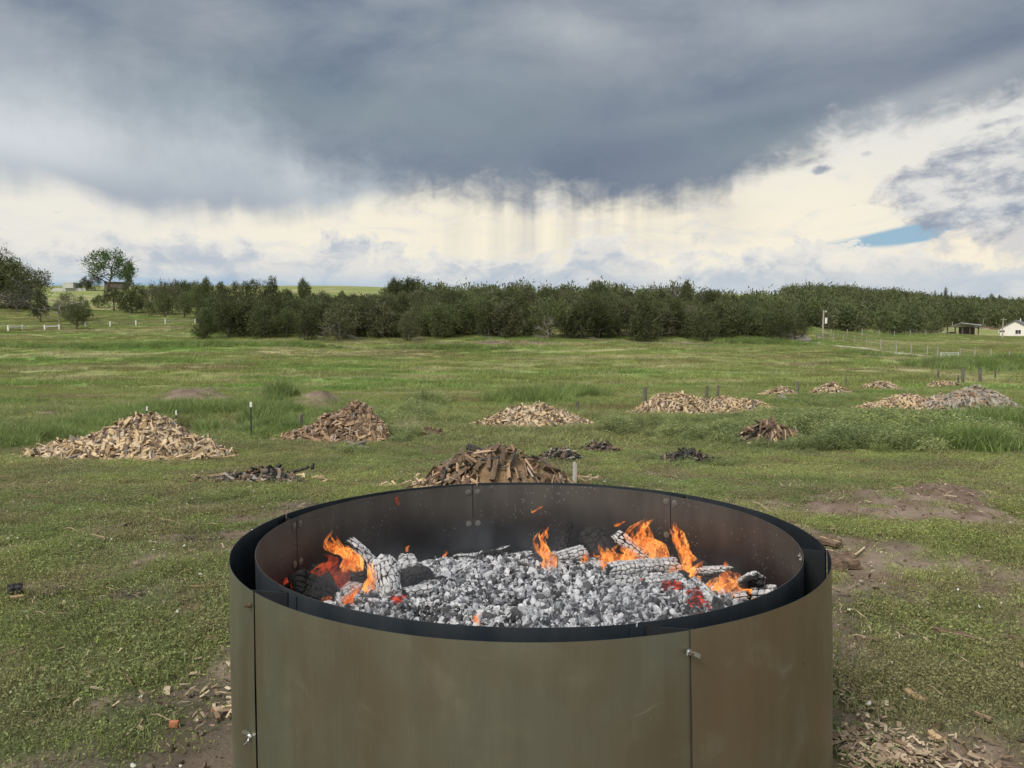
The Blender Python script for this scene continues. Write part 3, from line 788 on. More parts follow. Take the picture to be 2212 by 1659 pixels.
for i in range(6):
    p1 = inner[(i+1) % 6]+(2*math.pi if i == 5 else 0)
    if i == 5: p1 = D(-75.2+360)
    o = panel('inner_panel', RI, inner[i], p1, .16, RIM, (M_NAVY, M_SOOT, 1), ring, seed=i, gap=.0022)
    p1 = outer[i+1] if i < 5 else outer[0]+2*math.pi
    lap = i == 4
    o = panel('outer_panel', RO+(.003 if lap else 0), outer[i]-(0 if i else 0), p1+(.012 if lap else 0), -.03, RIM-.004+(.002 if lap else 0), (M_OUT, M_NAVY, 1), ring, seed=10+i, gap=.0065 if i in (0, 5) else .002, dr=(0, 0)); o['warm'] = (.0, .2, .2, .3, .9, .15)[i]
for p in inner:
    s_ = MB(); n_ = 4; a_ = np.linspace(p-.02, p+.02, n_+1)
    for k in range(n_):
        q0, q1 = lean(np.array([pol(RI+.0025, a_[k], RIM-.012), pol(RI+.0025, a_[k+1], RIM-.012), pol(RI+.0025, a_[k+1], .2), pol(RI+.0025, a_[k], .2)]), RI), None
        s_.add(np.vstack([q0, q0*[1.0015, 1.0015, 1]]), [[0, 1, 2, 3], [7, 6, 5, 4], [0, 4, 5, 1]])
    s_.build('seam_strip', M_NAVY, ring)
# flanges of the inner sheets and the spacer brackets between the two walls
M_DARK = mat('dark_steel', lambda t: pbsdf(t, mix(t, noise(t, mapping(t, wpos(t), (1, 1, .2)), 12, 4), (.018, .022, .028), (.05, .052, .056)), .5, .5))
def bracket(pi, po, w, name='spacer_bracket', drop=.34, m=None):
    b = MB(); z1 = RIM-.012; z0 = RIM-drop
    A = pol(RI+.004, pi, 0); B = pol(RO-.005, po, 0)
    def plate(a, c, t_=.003):
        d = c-a; L = np.linalg.norm(d[:2]); ang = math.atan2(d[1], d[0])
        b.box([(a[0]+c[0])/2, (a[1]+c[1])/2, (z0+z1)/2], [L, t_, z1-z0], Rz(ang))
    plate(A, B)
    A2 = pol(RI+.0045, pi+w/RI, 0); plate(A, A2)
    B2 = pol(RO-.0065, po-w/RO, 0); plate(B, B2)
    b.v = [lean(v, RI) for v in b.v]
    return b.build(name, m or M_DARK, ring)
bracket(D(-133.5), D(-127.8), .055); bracket(D(-76.5), D(-73), .05); bracket(D(-14), D(-14), .04)
bracket(D(45), D(46), .045); bracket(D(101.5), D(102.5), .05); bracket(D(163), D(156), -.06)
def disc(b, c, nrm, r, h, n=14):
    nrm = nrm/np.linalg.norm(nrm); b.tube([c, c+nrm*h], r, n)
def bolt(ph, z, r=RI, inward=True, rad=.017):
    o = MB(); c = pol(r, ph, z); nn = -pol(1, ph, 0) if inward else pol(1, ph, 0)
    c = lean(c[None], r)[0]+nn*.0035
    disc(o, c, nn, rad, .0018); disc(o, c+nn*.0018, nn, rad*.62, .002); disc(o, c+nn*.003, nn, rad*.32, .006, 6)
    w = o.build('bolt_and_washer', M_BOLT, ring); return w
for p in inner:
    for s_ in (-1, 1):
        for z in (RIM-.035, RIM-.225): bolt(p+s_*.028/RI, z)
def wing_nut(ph, z, rot, m, wings=True):
    """nut body with two bent ears and the threaded bolt end"""
    c = lean(pol(RO, ph, z)[None], RO)[0]; n = pol(1, ph, 0)
    tx = np.array([math.cos(ph), -math.sin(ph), 0]); up = np.array([0, 0, 1.])
    a = tx*math.cos(rot)+up*math.sin(rot)
    root = link('wing_nut', None, ring)
    b = MB(); b.tube([c+n*.002, c+n*.012], [.0095, .0075], 12); b.build('nut_body', m, root, True)
    b = MB(); b.tube([c, c+n*.024], .0038, 8); b.build('bolt_end', M_RUST, root)
    if wings:
        for s_ in (-1, 1):
            b = MB(); P_ = [c+n*.007+a*s_*q[0]+n*q[1] for q in ((.004, 0), (.013, .004), (.020, .012), (.024, .021))]
            P_ = np.array(P_); pr = np.cross(a, n)
            for j, R_ in enumerate((0,)):
                for k in range(3):
                    b.bar(P_[k]-(P_[k+1]-P_[k])*.12, P_[k+1], .0036, .012)
            b.build('wing', m, root)
    return root
def on_outer(x, y):
    """angle and height of the outer wall where the photograph shows a point of it"""
    d = ray(x, y); a = d[0]**2+d[1]**2; b = -2*(d[0]*PX+d[1]*PYc); c = PX**2+PYc**2-RO**2
    t_ = (-b-math.sqrt(b*b-4*a*c))/(2*a); p = d*t_
    return math.atan2(p[0]-PX, p[1]-PYc), EYE+p[2]
ph, z = on_outer(542, 1589); wing_nut(ph, z, 1.2, M_ZINC)
ph, z = on_outer(541, 1307); wing_nut(ph, z, .6, M_RUST, False)
ph, z = on_outer(1486, 1407); wing_nut(ph, z, .35, M_ZINC)

# ------------------------------------------------------------------ ember bed
BED = .462
def bedz(X, Y):
    x = X-PX; y = Y-PYc; r = np.hypot(x, y)
    z = BED+.035*np.exp(-((x-.1)**2+(y-.45)**2)/.5)+(fbm(X*4, Y*4, 0, 401, 3)-.5)*.05
    z = z+.07*np.exp(-((x-.85)**2+(y-.15)**2)/.05)+.05*np.exp(-((x+.9)**2+(y-.1)**2)/.05)-.04*sst(r, .9, 1.14)
    return z
def ash_shader(t):
    """coals: grey ash faces, white burnt edges, black where the ash has fallen off"""
    L = wpos(t); e = attr(t, 'edge'); f = noise(t, L, 55, 5, .7); g = noise(t, L, 9, 4, .6); r = orand(t)
    k = (f*.55+g*.95+r*.55-.27)
    c = mix(t, k.step(.48, .78), (.035, .035, .038), (.36, .375, .41))
    c = mix(t, k.step(.72, .95), c, (.60, .61, .63))
    c = mix(t, ((e+(f-.5)*.9).step(.45, .9)*(g+r*.5).step(.35, .75)*.9), c, (.85, .85, .84))
    c = mix(t, r.step(.85, .88)*.93, c, mix(t, f, (.012, .012, .013), (.07, .07, .07)))
    return pbsdf(t, c, .95, bump=f, bs=.5, bd=.004, spec=.1)
M_COAL = mat('ashen_coal', ash_shader)
def bed_shader(t):
    L = wpos(t); f = noise(t, L, 40, 5, .7); g = noise(t, L, 7, 4, .6)
    c = mix(t, (f*.6+g*.5).step(.4, .75), (.015, .015, .016), (.20, .20, .21))
    return pbsdf(t, c, 1, bump=f, bs=1, bd=.01, spec=.1)
M_BED = mat('ash_bed', bed_shader)
from mathutils import noise as _mn
import bmesh
def ico(sub):
    b = bmesh.new(); bmesh.ops.create_icosphere(b, subdivisions=sub, radius=1)
    V = np.array([v.co[:] for v in b.verts]); Fc = np.array([[v.index for v in f.verts] for f in b.faces]); b.free()
    return V, Fc
I3, I2 = ico(3), ico(2)
def chunk(seed, I=I3, nf=11, el=(1, .75, .6), curl=.16):
    """a broken coal: intersection of random half-spaces, edges kept as an attribute"""
    r = np.random.RandomState(seed); D_ = I[0]
    n = r.randn(nf, 3); n /= np.linalg.norm(n, axis=1)[:, None]; d = .62+.38*r.rand(nf)
    q = d[None]/np.maximum(D_@n.T, .05); q = np.concatenate([q, np.full((len(D_), 1), 1.15)], 1)
    q.sort(axis=1); R = q[:, 0]; edge = 1-np.clip((q[:, 1]-q[:, 0])/.16, 0, 1)
    nn = fbm(D_[:, 0]*2.4+seed, D_[:, 1]*2.4, D_[:, 2]*2.4, seed, 3)
    R = R*(1+curl*(nn-.5)*2+.07*(edge-.3))
    rid = 1-np.abs(fbm(D_[:, 0]*1.8+9, D_[:, 1]*1.8+seed, D_[:, 2]*1.8, seed+5, 2)-.5)*9
    R = R*(1-.16*np.clip(rid, 0, 1)); edge = np.clip(edge-np.clip(rid, 0, 1)*.8, 0, 1)
    V = D_*R[:, None]*np.array(el)*np.array([.5, .5, .5])
    return V, I[1], edge
cc = bpy.data.collections.new('coal')
CH = []
for i in range(12):
    V, Fc, e = chunk(500+i, I2 if i % 2 else I3, 9+i % 5, [(1, .8, .6), (1, .6, .5), (1, .9, .45), (.9, .8, .8)][i % 4])
    me = np_mesh('coal_chunk', V, Fc, [M_COAL], None, False, {'edge': ('POINT', 'FLOAT', e)})
    CH.append(me); cc.objects.link(bpy.data.objects.new('coal_%02d' % i, me))
# bed sheet
q = np.linspace(-1, 1, 121); BX, BY = np.meshgrid(q*(RI-.006), q*(RI-.006)); rr = np.hypot(BX, BY)
sc_ = np.minimum(1, (RI-.008)/np.maximum(rr, 1e-6)); BX, BY = BX*sc_+PX, BY*sc_+PYc
BZ = bedz(BX, BY)-.012
ii = (np.arange(120)[:, None]*121+np.arange(120)[None]).ravel()
tag(link('ash_bed', np_mesh('ash_bed', np.stack([BX, BY, BZ], -1).reshape(-1, 3), np.stack([ii, ii+1, ii+122, ii+121], 1), [M_BED], None, True)), 'bed of grey ash filling the steel fire ring', None, None, 'stuff')
n = 16500; a = RS.rand(n)*2*np.pi; r_ = (RI-.03)*np.sqrt(RS.rand(n)); X, Y = PX+r_*np.cos(a), PYc+r_*np.sin(a)
ok = Y > 2.75; X, Y = X[ok], Y[ok]; n = len(X)
s = .011+.030*RS.rand(n)**2.4+.008*fbm(X*3, Y*3, 0, 411, 2)
Z = bedz(X, Y)+s*.15+RS.rand(n)*.016
rot = RS.rand(n, 3)*6.28; sv = np.stack([s*1.1, s, s*(.40+.6*RS.rand(n))], 1)
tag(scatter('charcoal', cc, np.stack([X, Y, Z], 1), RS.randint(0, 12, n), rot, sv, np.ones((n, 3))*.5), 'countless small ash-coated coals covering the fire bed', None, None, 'stuff')
# the larger coals, one by one
k = 0
while k < 150:
    a = random.random()*6.283; r0 = (RI-.07)*math.sqrt(random.random()); x, y = PX+r0*math.cos(a), PYc+r0*math.sin(a)
    if y < 3.0: continue
    sz = random.uniform(.040, .062)
    o = link('coal_chunk', CH[random.randrange(12)], None, (x, y, float(bedz(np.array([x]), np.array([y]))[0])+.018+sz*.1), [random.random()*6.28 for _ in range(3)])
    o.scale = (sz*random.uniform(.9, 1.3), sz, sz*random.uniform(.7, 1)); k += 1
    tag(o, 'fist-sized ash-grey coal lying on top of the ember bed', 'coal', 'larger coals on top of the ember bed')

# charred firewood
def char_shader(t):
    L = tc(t, 'Object'); cr = attr(t, 'crack'); as_ = attr(t, 'ash'); f = noise(t, L, 60, 5, .7); g = noise(t, mapping(t, L, (.35, 1, 1)), 42, 5, .65)
    w = attr(t, 'whiteness', 'Fac', 'OBJECT'); pk = attr(t, 'pink', 'Fac', 'OBJECT')
    a_ = (as_+w-.60+(g-.5)*.8+(noise(t, L, 8, 3)-.5)*.7)
    c = mix(t, a_.step(.28, .62), mix(t, f, (.010, .010, .011), (.045, .043, .042)), mix(t, g.step(.3, .7), (.30, .31, .33), (.66, .66, .66)))
    c = mix(t, pk*a_.step(.3, .6)*.4, c, (.55, .40, .36))
    c = mix(t, cr.step(.28, .62), c, (.008, .008, .008))
    return pbsdf(t, c, .92, bump=g*.7+f*.3-cr*1.2, bs=.7, bd=.006, spec=.12)
M_CHAR = mat('charred_wood', char_shader)
def char_log(name, label, p0, p1, rad, white=.6, seed=0, cell=(.036, .026), pink=0, shape='half', roll=0, flat=.8, depth=.006, black_end=0, cat='charred log'):
    """a burnt split log between two points, cracked into blocks like alligator hide"""
    r = np.random.RandomState(seed); p0 = np.array(p0, float); p1 = np.array(p1, float)
    L = np.linalg.norm(p1-p0); nu, nv = int(L/.0042)+2, 84
    u = np.linspace(0, L, nu); v = np.arange(nv)/nv*2*np.pi
    U, V_ = np.meshgrid(u, v, indexing='ij')
    m = {'half': 2.6, 'round': 2.0, 'block': 4.5, 'wedge': 3}[shape]
    ca, sa = np.cos(V_), np.sin(V_)
    R = (np.abs(ca)**m+np.abs(sa)**m)**(-1/m)
    if shape in ('half', 'wedge'): R = np.where(sa < 0, R*(1-.35*np.abs(sa)), R)
    if shape == 'wedge': R = R*(1-.28*np.abs(np.cos(V_*1.5+.4)))
    R = R*(1+.10*(fbm(U*14, ca*1.2, sa*1.2, seed, 3)-.5)*2)
    T_ = V_/(2*np.pi)*(2*np.pi*rad); P_ = 2*np.pi*rad
    ni, nj = max(2, int(round(L/cell[0]))), max(4, int(round(P_/cell[1])))
    cx, cy = L/ni, P_/nj
    wob = (fbm(U*40, T_*40, 0, seed+2, 2)-.5)*cx*.35
    Ui, Tj = (U+wob)/cx, T_/cy
    d1 = np.full(U.shape, 9.); d2 = d1.copy(); idc = np.zeros(U.shape)
    for di in (-1, 0, 1):
        for dj in (-1, 0, 1):
            ci = np.floor(Ui)+di; cj = np.floor(Tj)+dj
            hj = np.mod(cj, nj)
            jx = _h(ci.astype(int), hj.astype(int), 0, seed)*.62+.19; jy = _h(ci.astype(int), hj.astype(int), 1, seed)*.62+.19
            ddx, ddy = np.abs(ci+jx-Ui)*cx/.03, np.abs(cj+jy-Tj)*cy/.03
            d = (ddx**2.4+ddy**2.4)**(1/2.4)
            hid = _h(ci.astype(int), hj.astype(int), 2, seed)
            n1 = d < d1; d2 = np.where(n1, d1, np.minimum(d2, d)); idc = np.where(n1, hid, idc); d1 = np.where(n1, d, d1)
    cw = .085+.12*fbm(U*20, ca, sa, seed+4, 2)
    crack = np.clip(1-(d2-d1)/(cw*1.35), 0, 1)
    rr = rad*R-depth*crack**.7+(idc-.5)*.0035+(fbm(U*90, T_*90, 0, seed+6, 3)-.5)*.003
    tt = U/L; rr = rr*(1-.12*(np.abs(tt-.5)*2)**8)*(1+.10*np.sin(tt*3+seed))
    z = p1-p0; z /= L; up = np.array([0, 0, 1.]); x = np.cross(up, z); x /= np.linalg.norm(x); y = np.cross(z, x)
    c_, s_ = math.cos(roll), math.sin(roll); x, y = x*c_+y*s_, y*c_-x*s_
    bend = .03*L*np.sin(tt*np.pi)*(r.rand()-.5)*2
    mid = (p0+p1)/2
    # local frame: x along the log
    lx = U-L/2+(np.abs(tt-.5) > .499)*0; ly = rr*ca+bend; lz = rr*sa*flat
    rough_end = (fbm(ca*2+5, sa*2, 0, seed+8, 3)-.5)*.05
    lx = lx+np.where(tt < .5, -1, 1)*rough_end*np.clip((np.abs(tt-.5)-.35)/.15, 0, 1)
    V = [np.stack([lx, ly, lz], -1).reshape(-1, 3)]; ash = [np.clip(.42+.65*(fbm(U*9, ca, sa, seed+9, 3)-.5)*1.6+.35*sa, 0, 1).ravel()-black_end*sst(tt.ravel(), .78, .92)]; crk = [crack.ravel()]
    a = (np.arange(nu-1)[:, None]*nv+np.arange(nv)[None]); b_ = (np.arange(nu-1)[:, None]*nv+(np.arange(nv)[None]+1) % nv)
    FQ = [np.stack([a, b_, b_+nv, a+nv], -1).reshape(-1, 4)]; nb = nu*nv
    for end, s0 in ((0, 1), (nu-1, -1)):
        prev = end*nv+np.arange(nv)
        for kk, sh in enumerate((.8, .5, .18)):
            cxx = np.array([lx[end].mean(), ly[end].mean(), lz[end].mean()])
            ring_ = np.stack([lx[end], ly[end], lz[end]], 1)*sh+cxx*(1-sh)
            ring_[:, 0] += (fbm(ring_[:, 1]*90, ring_[:, 2]*90, 0, seed+11+kk, 2)-.5)*.008-s0*.004*(1-sh)
            V.append(ring_); ash.append(np.full(nv, .18-black_end*(end > 0))); crk.append(np.zeros(nv))
            cur = nb+np.arange(nv); nb += nv
            nx1 = (np.arange(nv)+1) % nv
            q_ = np.stack([prev, cur, cur[nx1], prev[nx1]], 1)
            FQ.append(q_ if s0 > 0 else q_[:, ::-1]); prev = cur
    V = np.vstack(V)
    me = np_mesh(name, V, np.concatenate(FQ), [M_CHAR], None, True, {'crack': ('POINT', 'FLOAT', np.concatenate(crk)), 'ash': ('POINT', 'FLOAT', np.concatenate(ash))})
    o = link(name, me); Mx = Matrix(((z[0], x[0], y[0], mid[0]), (z[1], x[1], y[1], mid[1]), (z[2], x[2], y[2], mid[2]), (0, 0, 0, 1)))
    o.matrix_world = Mx; o['whiteness'] = float(white); o['pink'] = float(pink)
    tag(o, label, cat); return o
def bp(x, y, h=.05):
    """point h above the bed plane on the sight line of a place in the photograph"""
    p = hit_z(x, y, BED+h); d = ray(x, y); d = d/d[1]
    while math.hypot(p[0]-PX, p[1]-PYc) > 1.05 and p[1] > PYc: p = np.array([d[0]*(p[1]-.02), p[1]-.02, EYE+d[2]*(p[1]-.02)])
    return p
CL = char_log
CL('charred_log', 'big ash-white log with curling bark at the left of the fire', bp(829, 1216, .16), bp(845, 1290, .055), .060, .85, 1, (.05, .022), 0, 'round', .3, .95, .005)
CL('charred_log', 'cracked log end in grey blocks below the big white log', bp(838, 1262, .07), bp(850, 1303, .03), .052, .72, 2, (.045, .06), 0, 'block', .2, .8)
CL('charred_log', 'flat grey log block broken off beside the white log', bp(872, 1285, .045), bp(935, 1272, .045), .042, .75, 3, (.04, .05), 0, 'block', 0, .7)
CL('charred_log', 'black and grey split log leaning behind the white log', bp(752, 1172, .16), bp(808, 1228, .10), .045, .38, 4, (.05, .02), 0, 'half', .5, .8)
CL('charred_log', 'dark striped block standing behind the black log end', bp(878, 1205, .10), bp(886, 1238, .06), .050, .52, 5, (.018, .08), 0, 'block', .1, .8)
CL('charred_log', 'round black burnt-out stump of a log without ash', bp(868, 1252, .09), bp(922, 1238, .08), .045, -.2, 6, (.03, .03), 0, 'round', 0, .9)
CL('charred_log', 'large black log at the far left under red flame', bp(628, 1268, .08), bp(706, 1292, .07), .075, -.15, 7, (.04, .03), 0, 'wedge', .8, .95)
CL('charred_log', 'black log with a thin white edge left of the fire', bp(690, 1225, .11), bp(730, 1290, .06), .048, .05, 8, (.04, .03), 0, 'wedge', 2.2, .9)
CL('charred_log', 'pinkish ash log glowing near the front left wall', bp(715, 1305, .04), bp(770, 1270, .05), .046, .62, 9, (.03, .025), .8, 'half', 0, .8)
CL('charred_log', 'black log lying deep between the red flame and white log', bp(722, 1255, .06), bp(792, 1248, .07), .055, .02, 10, (.04, .03), 0, 'half', 0, .8)
CL('charred_log', 'white cracked log block behind the middle of the fire', bp(1200, 1208, .06), bp(1262, 1192, .08), .046, .8, 11, (.03, .028), 0, 'round', 0, .9)
CL('charred_log', 'black plank leaning on the back wall of the ring', bp(1232, 1130, .20), bp(1212, 1192, .05), .055, -.1, 12, (.03, .05), 0, 'block', .6, .4)
CL('charred_log', 'broad black split log leaning against the back wall', bp(1268, 1150, .17), bp(1318, 1212, .05), .062, -.12, 13, (.035, .04), 0, 'block', .4, .5)
CL('charred_log', 'slim white log propped diagonally behind the long log', bp(1328, 1155, .18), bp(1408, 1212, .06), .032, .75, 14, (.035, .02), 0, 'block', .7, .8)
CL('charred_log', 'long grey log with square cracks across the right of the fire', bp(1316, 1236, .06), bp(1462, 1222, .075), .047, .60, 15, (.026, .030), 0, 'block', .2, .9, .008)
CL('charred_log', 'short grey cracked log in front of the long log', bp(1392, 1264, .07), bp(1484, 1248, .07), .038, .62, 16, (.03, .028), 0, 'block', .5, .9, .007, .9)
CL('charred_log', 'small dark cracked log under the short grey log', bp(1400, 1283, .035), bp(1478, 1270, .035), .034, .40, 17, (.028, .028), 0, 'half', 0, .9)
CL('charred_log', 'grey log pointing at the viewer with a black burnt end', bp(1498, 1262, .07), bp(1556, 1326, .05), .048, .72, 18, (.034, .036), 0, 'wedge', .9, .95, .008, .8)
CL('charred_log', 'small pale log with block cracks beside the right wall', bp(1508, 1236, .02), bp(1575, 1234, .02), .034, .68, 19, (.025, .024), .3, 'half', 0, .8)
CL('charred_log', 'round white cracked lump against the right wall', bp(1632, 1284, .02), bp(1676, 1278, .02), .042, .85, 20, (.034, .034), .2, 'round', 0, .85, .007)
CL('charred_log', 'pinkish ash-covered log end near the right flames', bp(1560, 1298, .025), bp(1618, 1290, .03), .042, .6, 21, (.03, .03), .8, 'half', 0, .9)
CL('charred_log', 'thin dark branch lying on ash at the back wall', bp(1048, 1198, .05), bp(1098, 1184, .08), .022, .35, 22, (.03, .02), 0, 'round', 0, .9)
CL('charred_log', 'small grey split piece lying behind the middle coals', bp(1100, 1205, .03), bp(1150, 1200, .03), .030, .55, 23, (.03, .02), 0, 'half', 0, .9)
CL('charred_log', 'small black chunk of char in the middle of the ash', bp(1120, 1252, .025), bp(1145, 1248, .03), .024, -.2, 24, (.03, .03), 0, 'wedge', 0, .9)
CL('charred_log', 'low dark burnt remains near the front of the bed', bp(1040, 1345, .012), bp(1108, 1338, .012), .026, .15, 25, (.02, .014), 0, 'half', 0, .5)
CL('charred_log', 'grey block lying left of the long cracked log', bp(1268, 1226, .035), bp(1305, 1222, .04), .030, .6, 26, (.03, .03), 0, 'block', .3, .8)

for i, (x0, y0, x1, y1, rd, wh, sh, lab) in enumerate((
    (668, 1258, 700, 1238, .034, .15, 'wedge', 'small black log wedged above the large far left log'),
    (735, 1288, 770, 1262, .030, .45, 'half', 'short ashy split piece before the black left logs'),
    (775, 1300, 812, 1308, .030, .60, 'block', 'grey block at the foot of the big white log'),
    (900, 1262, 958, 1252, .028, .50, 'half', 'grey split piece right of the round black stump'),
    (1240, 1205, 1290, 1220, .030, .10, 'wedge', 'black split piece below the broad leaning log'),
    (1150, 1200, 1176, 1215, .024, .05, 'half', 'small black piece left of the tall narrow flame'),
    (1470, 1215, 1520, 1222, .034, -.05, 'wedge', 'black piece behind the tall flame column'),
    (1520, 1255, 1560, 1262, .028, .40, 'half', 'ashy short log between the right flames'),
    (1600, 1262, 1640, 1250, .030, .65, 'block', 'pale block leaning towards the right wall'),
    (1420, 1300, 1470, 1296, .024, .55, 'half', 'small grey split piece below the red coals'),
    (1330, 1256, 1380, 1262, .026, .60, 'block', 'grey flat block before the long cracked log'),
    (985, 1208, 1030, 1202, .026, .55, 'block', 'grey cracked block at the back wall left of the seam'))):
    CL('charred_log', lab, bp(x0, y0, .045), bp(x1, y1, .04), rd, wh, 60+i, (.028, .03), 0, sh, i*.7, .85)
# glowing embers between the logs
M_EMBER = mat('glowing_ember', lambda t: (lambda e: (put(t, e.inputs[0], mix(t, noise(t, wpos(t), 30, 4, .7).step(.46, .70), (.06, .010, .008), (1.0, .10, .045))), setattr(e.inputs[1], 'default_value', 1.1), e.outputs[0])[-1])(t.nodes.new('ShaderNodeEmission')))
for i, (x, y, rx, ry, lab) in enumerate(((1440, 1283, 52, 13, 'red glowing coals under the short grey log'), (1505, 1330, 22, 9, 'red glow beside the log with the black end'), (862, 1316, 14, 7, 'red glow under the broken log end'), (705, 1285, 45, 10, 'red glow beneath the black logs at the left'), (1590, 1300, 50, 10, 'orange glow under the right-hand flames'), (1330, 1210, 40, 8, 'orange glow behind the long cracked log'), (1450, 1300, 12, 5, 'small red patch below the short log'))):
    c = bp(x, y, 0); b = MB(); Rn = np.random.RandomState(i+40)
    for k in range(46):
        q = Rn.randn(2)*.5; sc = .010+.016*Rn.rand()
        V, Fc, _ = chunk(600+k, I2, 8)
        px_, py_ = c[0]+q[0]*rx*c[1]/F, c[1]+q[1]*ry*c[1]/F*4.0
        b.add(V*[sc*2.4, sc*2.4, sc*1.6]+[px_, py_, float(bedz(np.array([px_]), np.array([py_]))[0])+.012+Rn.rand()*.018], Fc)
    tag(b.build('glowing_embers', M_EMBER), lab, 'embers', None, 'stuff')

# flames: closed twisting tongues that glow along their edges
def flame_shader(t):
    L = tc(t, 'Object'); h = attr(t, 'h'); hot = attr(t, 'hot', 'Fac', 'OBJECT')
    lw = t.nodes.new('ShaderNodeLayerWeight'); lw.inputs[0].default_value = .35; fc = Nd(t, lw.outputs['Facing'])
    n = noise(t, mapping(t, L, (1, 1, .42)), 26, 5, .62, 1.6); n2 = noise(t, mapping(t, L, (1, 1, .4)), 60, 4, .6, .8)
    fil = ((n-.5).abs().step(.10, .0))
    r1 = (n-.5).abs().step(.085, .0); r2 = (n2-.5).abs().step(.055, .0)
    body = noise(t, mapping(t, L, (1, 1, .5), (3, 1, 2)), 16, 3, .55, 1.2).step(.40, .68)
    rim = fc.step(.30, .75)*(1-fc.step(.80, .99))
    k = r1*.75+r2*.35+rim*.35+body*.35+hot*.10
    al = ((body*.19+.02)*(1-fc*.6)+r1*.60*(body*.75+.2)+r2*.26*body+rim*.28*body)*(h.step(1.0, .80))*(h*-.35+1.1)*hot.step(-.75, .55)
    al = al.clamp()
    col = mix(t, k.step(.15, .75), (.95, .075, .012), (1.0, .20, .022))
    col = mix(t, (k+hot*.35-h*.25).step(.86, 1.5), col, (1.0, .56, .14))
    col = mix(t, hot.step(.45, .0), col, (.80, .075, .025))
    e = t.nodes.new('ShaderNodeEmission'); put(t, e.inputs[0], col); put(t, e.inputs[1], hot*.9+.7)
    tr = t.nodes.new('ShaderNodeBsdfTransparent'); m = t.nodes.new('ShaderNodeMixShader')
    put(t, m.inputs[0], al*.93); t.links.new(tr.outputs[0], m.inputs[1]); t.links.new(e.outputs[0], m.inputs[2])
    return m.outputs[0]
M_FLAME = mat('flame', flame_shader)
def flame(label, pts, rad, hot=.7, seed=0, tongues=3, spread=.5, flat=.5):
    """pts: centre line as (x, y) of the photograph, base first; the depth is that of the base on the bed"""
    r = np.random.RandomState(seed); b0 = bp(pts[0][0], pts[0][1], .03); Yb = b0[1]
    for x, y in pts:
        u = (x-1106)/F*1.0
        while Yb > PYc and math.hypot(u*Yb-PX, Yb-PYc) > 1.07: Yb -= .02
    b0 = at(pts[0][0], pts[0][1], Yb)
    line = np.array([at(x, y, Yb) for x, y in pts]); 
    b = MB(); hs = []
    tongues = int(tongues*1.8); 
    for k in range(tongues):
        n = 30; tq = np.linspace(0, 1, n)
        end = 1 if k < 2 else .45+.6*r.rand()
        s_ = tq*(len(line)-1)*min(end, 1)
        P_ = np.stack([np.interp(s_, np.arange(len(line)), line[:, j]) for j in range(3)], 1)
        ofs = r.randn(3)*[spread, spread*.8, .25]*rad; fr = 5+4*r.rand(); ph = r.rand(3)*6.28
        wv = np.stack([np.sin(tq*fr+ph[0]), np.sin(tq*fr*.8+ph[1]), .3*np.sin(tq*fr*1.3+ph[2])], 1)*(rad*.62*(tq**.7))[:, None]
        P_ = P_+ofs*(1-.5*tq)[:, None]+wv
        rr_ = rad*(.42+.25*r.rand() if k else .8)*(np.sin(np.pi*np.clip(tq*.93+.07, 0, 1)**.62)**.8)*(1+.5*(fbm(tq*5+k*7, tq*0, 0, seed+k, 2)-.5)*2)+.0008
        m_ = 20; tw = tq*(1.2+1.5*r.rand())*(1 if r.rand() < .5 else -1)+r.rand()*3
        th_ = np.arange(m_)/m_*2*np.pi
        cs, sn = np.cos(th_)[None], np.sin(th_)[None]*flat
        wob = 1+.7*(fbm(tq[:, None]*7+k, cs*1.3+seed, sn*1.3, seed+3, 3)-.5)*2
        x_ = rr_[:, None]*wob*(cs*np.cos(tw)[:, None]-sn*np.sin(tw)[:, None]); y_ = rr_[:, None]*wob*(cs*np.sin(tw)[:, None]+sn*np.cos(tw)[:, None])
        D_ = np.gradient(P_, axis=0); D_ /= np.linalg.norm(D_, axis=1)[:, None]
        A1 = np.cross([0, 1., .1], D_); A1 /= np.linalg.norm(A1, axis=1)[:, None]+1e-6; A2 = np.cross(D_, A1)
        V = P_[:, None]+x_[..., None]*A1[:, None]+y_[..., None]*A2[:, None]
        i = np.arange(n-1)[:, None]*m_; j = np.arange(m_)[None]; q = (j+1) % m_
        b.add(V.reshape(-1, 3), np.stack([i+j, i+q, i+m_+q, i+m_+j], -1).reshape(-1, 4)); hs.append(np.repeat(tq, m_))
    me = b.mesh('flame', M_FLAME, True, {'h': ('POINT', 'FLOAT', np.concatenate(hs))})
    org = b0; me.transform(Matrix.Translation(-Vector(org)))
    o = link('flame', me, None, org); o['hot'] = float(hot); tag(o, label, 'flame')
    return o
flame('orange flame curling over the black log at the upper left', [(752, 1232), (760, 1208), (742, 1192), (722, 1182), (712, 1165), (716, 1150)], .036, .75, 1, 5, .8)
flame('small wisp off the top of the upper left flame', [(738, 1190), (752, 1182), (764, 1192)], .016, .6, 91, 3)
flame('thin yellow flame licking the side of the white log', [(800, 1292), (793, 1268), (806, 1248), (796, 1226), (792, 1212)], .018, 1.0, 2, 5, 1.0)
flame('translucent red flame above the far left log', [(690, 1288), (700, 1255), (728, 1232), (735, 1215), (712, 1205)], .050, .12, 3, 4, .8)
flame('faint dark red flame at the far left wall', [(650, 1292), (638, 1262), (655, 1245), (700, 1240)], .045, .04, 4, 4, .9)
flame('short bright orange flame near the front left wall', [(697, 1322), (688, 1306), (705, 1296), (722, 1297)], .020, .85, 5, 3)
flame('pinkish flame over the glowing log at the left', [(742, 1322), (752, 1298), (768, 1278), (772, 1262)], .024, .45, 6, 4)
